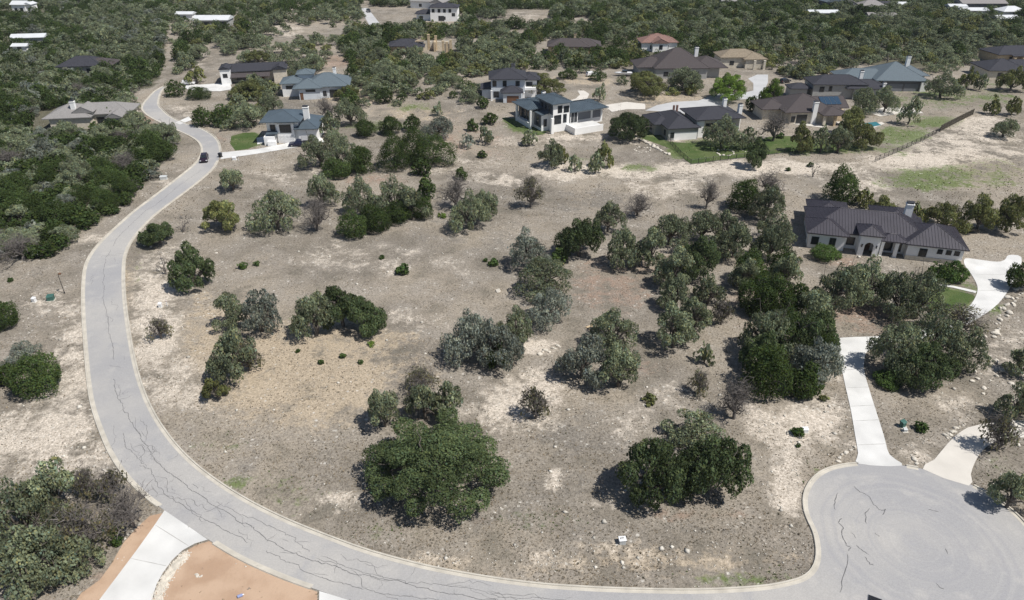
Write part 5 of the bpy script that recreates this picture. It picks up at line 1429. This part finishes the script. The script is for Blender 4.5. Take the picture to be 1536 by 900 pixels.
# tan terrace with columns
H = House('tan_pavilion', 628, 80, 3, 'roofless tan stone pavilion with columns beside the blue black roofed cottage', 'pavilion')
H.box(0, 0, 1, 8, -.3, 3.6, 'tanwall'); H.box(1, 7, 14, 8, -.3, 3.4, 'cream'); H.box(6.2, 3, 7.2, 7, -.3, 3.8, 'tanwall')
for cx_, cy_, z_ in ((0, 0, 5.2), (4, 7.4, 6.2), (7, 7.4, 5.6), (10.2, 1.5, 4.6), (13.4, 1.2, 5.0), (11.8, 1.4, 4.2)): H.column(cx_, cy_, -.3, z_, .5, 'tanwall')
H.shed(-1, -1, 2.4, 2, 4.6, .2, 0, .2, 'roof_tan'); H.part('low_wall', 'cream', lambda b: b.box(10.3, 1.2, -.3, 13.2, 1.7, 3.4)); H.done()
small('brown_hill_house', 822, 82, -4, 17, 10, 3.2, 'tanwall', 'roof_brown', 'tan house with dark brown hip roof left of the red roofed house', .42, extra=lambda q: (q.box(9, 2, 21, 11, -.4, 3.1, 'tanwall'), q.hip(9, 2, 21.5, 12, 3.1, .4, .5, 'roof_brown')), chim=(11, 7, 4.5, 7.2, 1.0, .9, 'tanwall'))
def ex(q): q.box(4.2, -2.4, 10.6, 2, -.4, 3.6, 'white'); q.gable(4.2, -2.4, 10.6, 5, 3.6, .45, .4, 'roof_red', 'y'); q.win('f', -2.4, 7.6, 1.2, 1.3, 1.6); q.hip(5, 4, 10, 8, 5, .4, .4, 'roof_red')
small('red_roofed_house', 962, 77, 3, 15, 9, 3.4, 'white', 'roof_red', 'white house with red tile roof in the dark trees', .42, extra=ex)
def ex(q): q.box(15, 2, 24, 13, -.4, 3.4, 'greywall'); q.hip(14, 1, 26, 14, 3.4, .42, .6, 'roof_brown'); q.hip(-6, 3, 6, 14, 3.3, .42, .6, 'roof_brown'); q.box(-5.5, 3, 0, 13.5, -.4, 3.3, 'greywall')
small('large_brown_house', 982, 118, 2, 19, 17, 3.5, 'greywall', 'roof_brown', 'sprawling house with steep purplish brown roof and white chimney', .60, extra=ex, chim=(17.5, 12, 4, 8.6, 1.3, 1.0), wins=3)
def ex(q): q.box(9, -2, 16, 5, -.4, 3.2, 'cream'); q.hip(8.6, -2, 17, 6, 3.2, .4, .5, 'roof_tan'); q.column(15.8, -3.6, -.3, 3.2, .4, 'cream'); q.column(12, -3.6, -.3, 3.2, .4, 'cream')
small('tan_roofed_house', 1080, 101, 2, 15, 9, 3.6, 'cream', 'roof_tan', 'cream house with tan tile roof above the brilliant green tree', .42, extra=ex)
def ex(q):
    for i in range(4): q.column(6+i*3.6, -1.6, -.3, 2.9, .5, 'tanwall')
    q.shed(5, -2, 19, 0, 2.9, 0, .4, .3, 'roof_char')
small('dark_hip_house', 1494, 95, 6, 20, 11, 3.2, 'tanwall', 'roof_char', 'tan columned house with charcoal roof at the right edge', .36, extra=ex)
small('dark_low_house', 1480, 119, -3, 14, 13, 3.0, 'cream', 'roof_char', 'cream walled house with broad blue black roof at the right edge', .40, extra=lambda q: (q.hip(8, 6, 22, 14, 3.0, .42, .6, 'roof_char'), q.box(8.5, 6.5, 21.5, 13.5, -.4, 3.0, 'cream')))
# rooftops on the upper right hillside
for a in (('metal_roofed_house', 1214, 29, 0, 15, 7, 3, 'greywall', 'roof_white', 'long grey house with two white metal roofs on the right hillside', .25, 'gabx'),
   ('blue_metal_house', 1238, 15, 10, 11, 8, 4, 'darkwall', 'roof_teal', 'house with pale blue metal roof at the top right hillside', .5, 'gaby'),
   ('white_gabled_cottage', 1263, 18, -12, 8, 6, 3.4, 'white', 'roof_grey', 'tiny white gabled cottage left of the grey hip roof', .5, 'gaby'),
   ('grey_hip_house', 1290, 20, 0, 14, 10, 3.2, 'white', 'roof_grey', 'house with grey hip roof in the middle of the right hillside', .5, 'hip'),
   ('grey_ranch_house', 1313, 17, 2, 11, 7, 3, 'white', 'roof_char', 'low house with dark roof and white gable right of the grey hip roof', .4, 'gabx'),
   ('white_roofed_shed', 1340, 15, 0, 7, 5, 2.8, 'greywall', 'roof_white', 'small shed with white roof on the right hillside', .3, 'gabx'),
   ('green_roofed_house', 1302, 33, 0, 14, 6, 2.8, 'greywall', 'roof_grey', 'plain grey roofed house sunk in trees on the right hillside', .35, 'gabx'),
   ('white_shed', 1423, 19, 0, 9, 5, 3, 'white', 'roof_white', 'white shed left of the wide workshop', .3, 'gabx'),
   ('wide_workshop', 1441, 18, 0, 24, 9, 4.2, 'darkwall', 'roof_grey', 'wide dark workshop with pale roof at upper right', .3, 'gabx'),
   ('white_canopy', 1440, 24, -3, 14, 7, 2.6, 'white', 'roof_white', 'low white roofed carport in front of the wide workshop', .25, 'gabx'),
   ('white_tent_house', 1503, 27, 4, 12, 8, 3, 'white', 'roof_white', 'white roofed house near the upper right corner', .45, 'hip'),
   ('pale_metal_shed', 1495, 37, 6, 11, 6, 2.6, 'greywall', 'roof_white', 'pale metal shed below the white roofed corner house', .35, 'gabx'),
   ('corner_house', 1518, 5, 3, 12, 7, 3, 'greywall', 'roof_white', 'house with white roof touching the upper right corner', .4, 'gabx'),
   ('top_edge_house', 1452, 4, 0, 15, 7, 3, 'cream', 'roof_tan', 'house with tan roof cut by the top edge', .35, 'hip'),
   ('top_edge_cottage', 1322, 3, 0, 12, 7, 3, 'white', 'roof_grey', 'grey roofed cottage at the top edge over the right hillside', .4, 'gabx'),
   ('white_far_house', 1082, 12, 0, 8, 6, 3.4, 'white', 'roof_grey', 'tiny white house far up between dark trees', .4, 'gabx'),
   ('grey_far_house', 1108, 9, 0, 12, 7, 3.2, 'white', 'roof_grey', 'tiny grey roofed house far up right of the tiny white house', .4, 'gabx'),
   ('pale_far_shed', 266, 31, 0, 8, 5, 3, 'white', 'roof_white', 'tiny pale shed left of the long white barn', .3, 'gabx')):
    small(*a, wins=1)

# ================================================================= VEHICLES
def vehicle(name, px, py, rot, paint, label, cat, kind='suv'):
    x, y = P(px, py); r = empty(name, (x, y, hz(x, y)+.055), R(rot), label, cat)
    L, Wd = (4.6, 1.85) if kind == 'suv' else (5.8, 2.0)
    b = MB()
    def prism(mb, prof, w0, w1=None):
        n = len(prof); w1 = w1 or [w0]*n
        mb.add([(a, -w1[i]/2, c) for i, (a, c) in enumerate(prof)]+[(a, w1[i]/2, c) for i, (a, c) in enumerate(prof)], [tuple(range(n))]+[tuple(range(2*n-1, n-1, -1))]+[(i, n+i, n+(i+1) % n, (i+1) % n) for i in range(n)])
    prism(b, [(-L/2,.35),(-L/2-.02,.75),(-L/2+.1,1.0),(L/2-1.2,1.02),(L/2-.15,.85),(L/2,.6),(L/2-.05,.32)], Wd)
    b.build('body', M[paint], r, bevel=.06)
    c = MB()
    if kind == 'suv': cp = [(-L/2+.15,1.0),(-L/2+.45,1.55),(L/2-2.1,1.6),(L/2-1.15,1.02)]
    else: cp = [(-.6,1.0),(-.45,1.72),(.75,1.75),(1.5,1.02)]
    prism(c, cp, Wd-.2, [Wd-.14, Wd-.5, Wd-.5, Wd-.14])
    c.build('cabin', M[paint], r, bevel=.05)
    a, d = cp[3], cp[2]
    ws = MB(); ws.add([(a[0]-.06+.03, -Wd/2+.16, a[1]+.05), (a[0]-.06+.03, Wd/2-.16, a[1]+.05), (d[0]+.06+.03, Wd/2-.32, d[1]-.05), (d[0]+.06+.03, -Wd/2+.32, d[1]-.05)], [(0,1,2,3)])
    ws.build('windshield', M['glass'], r)
    a, d = cp[0], cp[1]
    ws = MB(); ws.add([(a[0]+.02, Wd/2-.2, a[1]+.08), (a[0]+.02, -Wd/2+.2, a[1]+.08), (d[0]-.05, -Wd/2+.34, d[1]-.06), (d[0]-.05, Wd/2-.34, d[1]-.06)], [(0,1,2,3)]); ws.build('rear_window', M['glass'], r)
    for sgn in (-1, 1):
        ws = MB(); y0 = sgn*(Wd/2-.085); y1 = sgn*(Wd/2-.235)
        ws.add([(cp[0][0]+.3, y0, 1.07), (cp[3][0]-.25, y0, 1.07), (cp[2][0], y1, cp[2][1]-.1), (cp[1][0]+.1, y1, cp[1][1]-.1)], [(0,1,2,3) if sgn < 0 else (3,2,1,0)]); ws.build('side_window', M['glass'], r)
        for fx in (-L/2+.85, L/2-.9):
            t = MB(); t.cyl((fx, sgn*(Wd/2-.22), .34), (fx, sgn*(Wd/2+.01), .34), .34, .34, 14); wo = empty('wheel', (0, 0, 0)); wo.parent = r; t.build('tyre', M['rubber'], wo)
            q = MB(); q.cyl((fx, sgn*(Wd/2+.0), .34), (fx, sgn*(Wd/2+.025), .34), .22, .2, 10); q.build('rim', M['alloy'], wo)
        q = MB(); q.box(L/2-.12, sgn*.72-.18, .62, L/2+.005, sgn*.72+.18, .78); q.build('headlight', M['lamp'], r)
        q = MB(); q.box(-L/2-.035, sgn*.76-.1, .66, -L/2+.05, sgn*.76+.1, .95); q.build('tail_light', M['taillamp'], r)
    if kind == 'pickup':
        q = MB(); q.box(-L/2+.1, -Wd/2+.14, 1.0, -.75, Wd/2-.14, 1.03); q.build('truck_bed', M['rubber'], r)
        q = MB(); q.box(-L/2+.1, -Wd/2+.02, .98, -.65, -Wd/2+.13, 1.18); q.box(-L/2+.1, Wd/2-.13, .98, -.65, Wd/2-.02, 1.18); q.box(-L/2-.01, -Wd/2+.02, .97, -L/2+.099, Wd/2-.02, 1.18); q.build('bed_rail', M[paint], r)
    q = MB(); q.box(L/2-.03, -.4, .42, L/2+.02, .4, .56); q.build('grille', M['rubber'], r)
    return r
vehicle('moving_car', 307, 241, -74, 'car_red', 'dark maroon car driving down the curved road', 'car')
vehicle('pickup_truck', 450, 219, 187, 'car_navy', 'navy pickup truck parked before the blue roofed house', 'truck', 'pickup')
vehicle('parked_car', 553, 18, -70, 'car_dark', 'black car on the straight road far up the hill', 'car')
vehicle('parked_car', 888, 114, 20, 'car_white', 'white car half hidden behind an evergreen bush', 'car')
vehicle('parked_car', 1177, 124, 30, 'car_dark', 'dark car parked on the far drive past the light green tree', 'car')
vehicle('parked_car', 283, 127, 10, 'car_white', 'pale vehicle parked under the tree on the far driveway', 'car')
# boat on trailer
x, y = P(935, 114); r = empty('boat', (x, y, hz(x, y)), R(178), 'white boat on a trailer beside the brown brush', 'boat')
b = MB(); sec = [(-3.2, 1.1, .55), (-1, 1.2, .5), (1.2, 1.05, .55), (2.6, .55, .75), (3.4, .05, 1.15)]
vs = []; 
for xx, wd, zb in sec: vs += [(xx, -wd, 1.35), (xx, -wd*.75, zb+.15), (xx, 0, zb), (xx, wd*.75, zb+.15), (xx, wd, 1.35)]
fs = [(i*5+j, i*5+j+1, (i+1)*5+j+1, (i+1)*5+j) for i in range(4) for j in range(4)]+[(0,1,2,3,4)]+[(i*5, (i+1)*5, (i+1)*5+4, i*5+4) for i in range(4)]
b.add(vs, fs); b.build('hull', M['car_white'], r)
b = MB(); b.box(-1.2, -.7, 1.36, .6, .7, 2.1); b.build('cabin', M['glass'], r)
b = MB(); b.box(-3.3, -.06, .34, 4.6, .06, .48); b.box(-1.2, -1.0, .34, -1.0, 1.0, .48); b.build('trailer_frame', M['alloy'], r)
for sg in (-1, 1):
    b = MB(); b.cyl((-1.1, sg*1.0, .33), (-1.1, sg*1.22, .33), .33, .33, 12); b.build('wheel', M['rubber'], r)
# flat trailer behind the house
x, y = P(1442, 347); r = empty('utility_trailer', (x, y, hz(x, y)), R(-8), 'dark flat trailer parked under the budding oaks', 'trailer')
b = MB(); b.box(-3, -1.0, .6, 3, 1.0, .75); b.build('deck', M['fencewood'], r)
b = MB(); b.box(-3, -1.05, .76, -2.9, 1.05, 1.2); b.box(3, -.06, .5, 4.4, .06, .6); b.build('rail', M['iron'], r)
for fx in (-.5, .5):
    for sg in (-1, 1):
        b = MB(); b.cyl((fx, sg*.8, .35), (fx, sg*1.06, .35), .35, .35, 12); b.build('wheel', M['rubber'], r)

# ================================================================= SMALL THINGS
def at(name, px, py, rot, label, cat, group=None):
    x, y = P(px, py); return empty(name, (x, y, hz(x, y)), R(rot), label, cat, group)
r = at('street_lamp', 97, 440, 10, 'slim dark lamp post on the gravel left of the road', 'lamp post')
b = MB(); b.tube([(0,0,-.1),(0,0,3.4),(.05,0,3.75)], [.06,.05,.045], 8); b.build('post', M['iron'], r)
b = MB(); b.cyl((.05,0,3.76), (.28,0,3.86), .10, .16, 8); b.cyl((.28,0,3.86), (.5,0,3.83), .2, .17, 10); b.build('lamp_head', M['wood'], r)
b = MB(); b.cyl((0,0,-.05), (0,0,.35), .14, .1, 8); b.build('base', M['iron'], r)
def cabinet(name, px, py, rot, w, d, hgt, m, label, lid=True):
    r = at(name, px, py, rot, label, 'utility box')
    b = MB(); b.box(-w/2, -d/2, -.05, w/2, d/2, hgt*.78); b.build('body', M[m], r, bevel=.03)
    b = MB(); b.add([(-w/2-.03,-d/2-.03,hgt*.785),(w/2+.03,-d/2-.03,hgt*.785),(w/2+.03,d/2+.03,hgt*.785),(-w/2-.03,d/2+.03,hgt*.785),(-w/2-.03,-d/2+.12,hgt*.92),(w/2+.03,-d/2+.12,hgt*.92),(w/2+.03,d/2+.03,hgt),(-w/2-.03,d/2+.03,hgt)], [(3,2,1,0),(4,5,6,7),(0,1,5,4),(1,2,6,5),(2,3,7,6),(3,0,4,7)]); b.build('lid', M[m], r)
    b = MB(); b.box(-w/2-.15, -d/2-.15, -.1, w/2+.15, d/2+.15, .06); b.build('pad', M['kerb'], r)
    return r
cabinet('utility_box', 77, 450, 12, 1.0, .9, .95, 'util_green', 'green transformer box on the gravel near the lamp post')
cabinet('utility_box', 52, 453, -10, .6, .5, .9, 'util_white', 'white utility pedestal left of the green transformer box')
cabinet('utility_box', 246, 269, 8, 1.5, .9, .9, 'util_grey', 'grey twin utility box beside the far road verge')
cabinet('utility_box', 241, 461, 0, .5, .45, .9, 'util_white', 'white utility pedestal on the gravel right of the road')
cabinet('utility_box', 1353, 640, 30, .7, .55, 1.0, 'util_green', 'dark green utility box beside the straight drive')
cabinet('utility_box', 1357, 647, 0, .45, .4, .5, 'util_grey', 'low grey utility box in front of the dark green box')
cabinet('utility_box', 1207, 648, 0, .7, .5, .7, 'util_white', 'pale utility box beside the dark green shrub')
cabinet('utility_box', 352, 240, 0, .9, .7, .9, 'util_white', 'white utility box beside the long white drive')
# marker post
for px_, py_, lab in ((251, 459, 'white marker post right of the white utility pedestal'), (358, 241, 'thin white post beside the utility box by the long drive'), (1012, 0+600, None)):
    if not lab: continue
    r = at('marker_post', px_, py_, 0, lab, 'post'); b = MB(); b.box(-.05, -.04, -.1, .05, .04, 1.1); b.build('post', M['util_white'], r); b = MB(); b.box(-.052, -.042, .9, .052, .042, 1.0); b.build('band', M['taillamp'], r)
# pale pedestal on the verge
r = at('utility_pedestal', 933, 814, 6, 'pale grey meter pedestal on the grass verge near the road', 'utility box')
b = MB(); b.box(-.35, -.3, -.05, .35, .3, .55); b.build('body', M['util_grey'], r, bevel=.05)
b = MB(); b.box(-.42, -.36, .551, .42, .36, .68); b.build('lid', M['util_white'], r, bevel=.06)
b = MB(); b.box(-.22, -.12, .681, -.16, .12, .70); b.box(-.1, .1, .681, .2, .15, .70); b.box(-.1, -.02, .681, .15, .02, .70); b.build('handle', M['iron'], r)
# black bin at the drive
r = at('wheelie_bin', 331, 236, -10, 'black bin standing at the mouth of the long white drive', 'bin')
b = MB(); b.add([(-.3,-.3,.08),(.3,-.3,.08),(.3,.3,.08),(-.3,.3,.08),(-.4,-.4,1.1),(.4,-.4,1.1),(.4,.42,1.1),(-.4,.42,1.1)], [(3,2,1,0),(4,5,6,7),(0,1,5,4),(1,2,6,5),(2,3,7,6),(3,0,4,7)]); b.build('body', M['iron'], r)
b = MB(); b.box(-.44, -.46, 1.102, .44, .44, 1.18); b.build('lid', M['car_dark'], r, bevel=.02)
for sg in (-1, 1): b = MB(); b.cyl((sg*.3,.38,.12), (sg*.4,.38,.12), .12, .12, 10); b.build('wheel', M['rubber'], r)
# board on the ground, slab, small black plate, blue canister
r = at('plywood_board', 887, 491, 35, 'tan board lying on the grass between the groves', 'board'); b = MB(); b.box(-.75, -.5, .08, .75, .5, .12); b.build('sheet', M['board'], r); b = MB(); b.box(-.7, -.45, 0, -.6, .45, .078); b.box(.6, -.45, 0, .7, .45, .078); b.build('batten', M['fencewood'], r)
r = at('dark_plate', 1312, 902, -28, 'small black hatch lying on the pavement at the bottom edge', 'plate'); b = MB(); b.box(-.62, -.9, .06, .62, .48, .11); b.build('cover', M['car_dark'], r, bevel=.02); b = MB(); b.box(-.66, -.94, .055, .66, .52, .085); b.build('frame', M['alloy'], r)  # plain flat black plate in a thin rim, lying on the paving
r = at('blue_canister', 361, 895, 28, 'faded blue canister lying on the red soil', 'canister'); b = MB(); b.cyl((-.28, 0, .16), (.22, 0, .16), .16, .15, 12); b.build('body', M['blue'], r); b = MB(); b.cyl((.221, 0, .16), (.36, 0, .16), .07, .06, 8); b.build('cap', M['util_white'], r)

# ---- iron fence and board fence
def fence(name, pts, label, hgt=1.35, post=2.4, solid=0, wood=False):
    w = [Vector(P(*p)) for p in pts]; x0, y0 = w[0]
    r = empty(name, (x0, y0, hz(x0, y0)), 0, label, 'fence')
    o3 = Vector((x0, y0, hz(x0, y0))); rail = MB(); pk = MB(); m = M['fencewood'] if wood else M['iron']; npost = 0
    for a, b_ in zip(w, w[1:]):
        L = (b_-a).length; n = max(1, round(L/post)); d = (b_-a)/L
        for i in range(n+1 if b_ is w[-1] else n):
            q = a+(b_-a)*i/n; z = hz(q.x, q.y); pb = MB(); s_ = .07 if wood else .05
            pb.box(q.x-s_-o3.x, q.y-s_-o3.y, z-.2-o3.z, q.x+s_-o3.x, q.y+s_-o3.y, z+hgt+.08-o3.z); pb.build('post', m, r); npost += 1
        for i in range(n):
            p, q = a+(b_-a)*i/n, a+(b_-a)*(i+1)/n
            for zz in ((.15, .75, hgt-.08) if wood else (.12, hgt-.06)):
                A = Vector((p.x, p.y, hz(p.x, p.y)+zz))-o3; B = Vector((q.x, q.y, hz(q.x, q.y)+zz))-o3; rail.cyl(A, B, .05 if wood else .035, None, 4)
            if wood:
                k = int((q-p).length/.16)
                for j in range(k):
                    c = p.lerp(q, (j+.5)/k); z = hz(c.x, c.y); nn = Vector((-d.y, d.x))*.06
                    pk.cyl(Vector((c.x+nn.x, c.y+nn.y, z))-o3, Vector((c.x+nn.x, c.y+nn.y, z+hgt))-o3, .085, None, 4, True)
            else:
                k = int((q-p).length/.22)
                for j in range(k):
                    c = p.lerp(q, (j+.5)/k); z = hz(c.x, c.y); pk.cyl(Vector((c.x, c.y, z+.1))-o3, Vector((c.x, c.y, z+hgt))-o3, .016, None, 3, False)
    rail.build('rail', m, r); pk.build('picket', m, r)
fence('iron_fence', [(1002,212),(1020,233),(1036,247),(1080,241),(1128,236),(1165,231),(1200,228),(1250,223)], 'black iron picket fence round the green lawn')
fence('wire_fence', [(1312,243),(1345,229),(1380,213),(1409,198)], 'thin dark fence climbing the slope to the boarded fence', 1.4, 2.6)
fence('board_fence', [(1410,197),(1433,185),(1459,172)], 'dark solid board fence at the top of the long fence line', 1.8, 2.4, wood=True)

# ---- rocks one can count
def rock_mesh(seed):
    rg_ = np.random.default_rng(seed); bm = bmesh.new(); bmesh.ops.create_icosphere(bm, subdivisions=2, radius=.5)
    k = rg_.normal(size=(5, 3))
    for v in bm.verts:
        d = v.co.normalized(); q = 1.0
        for kk in k:
            kk = kk/np.linalg.norm(kk); t = d.dot(Vector(kk))
            if t > .62: q = min(q, .62/t)
        v.co *= q*(1+float(rg_.normal())*.03)
    me = bpy.data.meshes.new('boulder'); bm.to_mesh(me); bm.free(); me.materials.append(M['rock']); return me
RM = [rock_mesh(i) for i in range(6)]
rr_ = random.Random(9)
def rocks(pts, n, size, label, group, jit=.25, name='boulder'):
    w = [Vector(P(*p)) for p in pts]; seg = [(b-a).length for a, b in zip(w, w[1:])]; tot = sum(seg)
    for i in range(n):
        t = tot*(i+.5)/n; j = 0
        while t > seg[j] and j < len(seg)-1: t -= seg[j]; j += 1
        p = w[j].lerp(w[j+1], t/seg[j]); x, y = p.x+rr_.gauss(0, jit), p.y+rr_.gauss(0, jit)
        o = bpy.data.objects.new(name, rr_.choice(RM)); C.objects.link(o); s = size*rr_.uniform(.65, 1.4)
        o.scale = (s*rr_.uniform(.9, 1.5), s, s*rr_.uniform(.55, .85)); o.rotation_euler = (rr_.uniform(-.2, .2), rr_.uniform(-.2, .2), rr_.uniform(0, 6.28)); o.location = (x, y, hz(x, y)+s*.12)
        setp(o, label, 'boulder', group)
rocks([(953,207),(966,213),(985,223),(1004,233)], 17, 1.0, 'white limestone block in the row edging the charcoal roofed house lawn', 'stone row along the lawn', .12)
rocks([(1487,512),(1490,500),(1500,480),(1512,460),(1524,445),(1535,432)], 26, .75, 'white limestone boulder in the row right of the curving concrete drive', 'boulder row right of the drive', .45)
rocks([(1074,229),(1080,233),(1092,234),(1101,231),(1098,226),(1086,224),(1076,226)], 16, .6, 'white stone ringing the dark oak bed on the lawn', 'stones round the larger lawn bed', .08)
rocks([(1110,224),(1118,228),(1128,226),(1126,220),(1114,219)], 11, .5, 'pale stone ringing the smaller lawn bed', 'stones round the smaller lawn bed', .08)
rocks([(952,226),(962,229),(975,227),(976,223),(962,221),(953,223),(951,226)], 14, .55, 'white stone in the fire ring on the bare ground', 'stones of the fire ring', .1)
rocks([(1256,692),(1262,684),(1272,677),(1284,672)], 9, .5, 'pale stone at the drive mouth by the turning circle', 'stones at the drive mouth', .15)
rocks([(1368,682),(1373,690),(1376,698)], 5, .5, 'white stone in the gap between the two drives', 'stones between the drives', .12)
rocks([(1418,658),(1424,650),(1436,642),(1450,636)], 10, .55, 'pale stone edging the tan driveway', 'stones edging the tan driveway', .15)
rocks([(1458,540),(1462,560),(1466,566),(1470,590)], 7, .8, 'limestone slab lying on the litter below the oaks at the right', 'slabs below the right oaks', .7)
rocks([(1490,540),(1510,575),(1525,590)], 8, .8, 'grey white rock in the shade at the right edge', 'rocks in the right edge shade', .6)
rocks([(296,862),(303,866)], 4, .32, 'white rubble piece on the red soil', 'rubble on the red soil', .15)
rocks([(175,802),(184,796),(190,802),(180,810)], 9, .28, 'small white rock in the pile beside the thicket', 'rocks beside the bottom left thicket', .3)
rocks([(1488,200),(1500,208),(1524,205)], 9, .8, 'white rock ringing the small tree on the slope', 'rocks round the small slope tree', .3)
rocks([(745,437),(749,436)], 1, 1.3, 'white slab of rock beside the central grove', None, .05)
rocks([(806,532),(822,523),(838,518)], 8, .55, 'pale ledge rock in front of the central grove', 'ledge rocks before the central grove', .4)
rocks([(235,410),(300,392),(330,380)], 8, .6, 'white field stone uphill of the dense round oak', 'field stones by the round oak', 1.2)
rocks([(215,366),(228,372)], 3, .55, 'white stone under the spring green tree', 'stones under the spring green tree', .4)
# crushed white strip beside the bottom left driveway: loose, uncountable
strip = []
w = [Vector(P(*p)) for p in ((276,832),(262,847),(250,863),(240,880),(232,902),(226,925))]
vs_, fs_ = [], []
for _ in range(2600):
    j = rr_.randrange(len(w)-1); p = w[j].lerp(w[j+1], rr_.random())+Vector((rr_.gauss(.15, .28), rr_.gauss(0, .28))); s = rr_.uniform(.04, .12)
    k0 = len(vs_); z = hz(p.x, p.y)+.04
    for dx_, dy_, dz_ in ((1,0,0),(0,1,0),(-1,0,0),(0,-1,0),(0,0,.7)): vs_.append((p.x+dx_*s*rr_.uniform(.6,1.3), p.y+dy_*s*rr_.uniform(.6,1.3), z+dz_*s))
    fs_ += [(k0,k0+1,k0+4),(k0+1,k0+2,k0+4),(k0+2,k0+3,k0+4),(k0+3,k0,k0+4)]
b = MB(); b.v, b.f, b.fm = vs_, fs_, [0]*len(fs_); o = b.build('crushed_stone', M['rock']); setp(o, 'strip of crushed white stone along the bottom left driveway', 'gravel', None, 'stuff')
# swimming pool
o = sheet('swimming_pool', [(1296,185),(1314,183),(1322,188),(1306,191)], .085, M['water'], step=3); setp(o, 'small blue green pool in the pale patio behind the brown house', 'pool')
# ================================================================= CAMERA, LIGHT
cam = bpy.data.cameras.new('camera'); co = bpy.data.objects.new('camera', cam); C.objects.link(co)
co.location = (0, 0, CAMH); co.rotation_euler = (PI/2-TILT, 0, 0)
cam.sensor_width = 36; cam.lens = 36*F/1536; cam.clip_end = 20000; cam.clip_start = .5
bpy.context.scene.camera = co
EL, AZ = R(58), R(27)      # sun from the right, slightly on the camera's side
sd = Vector((math.cos(EL)*math.cos(AZ), -math.cos(EL)*math.sin(AZ), math.sin(EL)))
sl = bpy.data.lights.new('sun', 'SUN'); sl.energy = 5.0; sl.angle = R(.53); sl.color = (1, .955, .89)
so = bpy.data.objects.new('sun', sl); C.objects.link(so); so.rotation_euler = (-sd).to_track_quat('-Z', 'Y').to_euler()
w = bpy.data.worlds.new('World'); bpy.context.scene.world = w; w.use_nodes = True
nt = w.node_tree; bg = nt.nodes['Background']; sk = nt.nodes.new('ShaderNodeTexSky'); sk.sky_type = 'NISHITA'; sk.sun_disc = False
sk.sun_elevation = EL; sk.sun_rotation = math.atan2(sd.x, sd.y); sk.air_density = 1.0; sk.dust_density = 1.0; sk.altitude = 300
nt.links.new(sk.outputs[0], bg.inputs[0]); bg.inputs[1].default_value = .074
sc = bpy.context.scene
sc.view_settings.view_transform = 'Standard'; sc.view_settings.look = 'None'; sc.view_settings.exposure = 0.0; sc.view_settings.gamma = 1.0
sc.render.engine = 'CYCLES'; sc.cycles.max_bounces = 6; sc.cycles.diffuse_bounces = 3; sc.cycles.transmission_bounces = 3; sc.cycles.transparent_max_bounces = 4
sc.cycles.use_adaptive_sampling = True; sc.cycles.adaptive_threshold = .02

hb = MB(); hb.box(-5300, -4300, -12, 5300, 4800, 125)
hm = bpy.data.materials.new('pale_air'); hm.use_nodes = True; nt = hm.node_tree; nt.nodes.clear()
out = nt.nodes.new('ShaderNodeOutputMaterial'); pv = nt.nodes.new('ShaderNodeVolumePrincipled'); pv.inputs['Color'].default_value = (.80, .88, 1, 1); pv.inputs['Density'].default_value = .00007
nt.links.new(pv.outputs[0], out.inputs['Volume'])
ho = hb.build('haze', hm); setp(ho, 'thin pale air over the whole valley', 'haze', None, 'stuff')
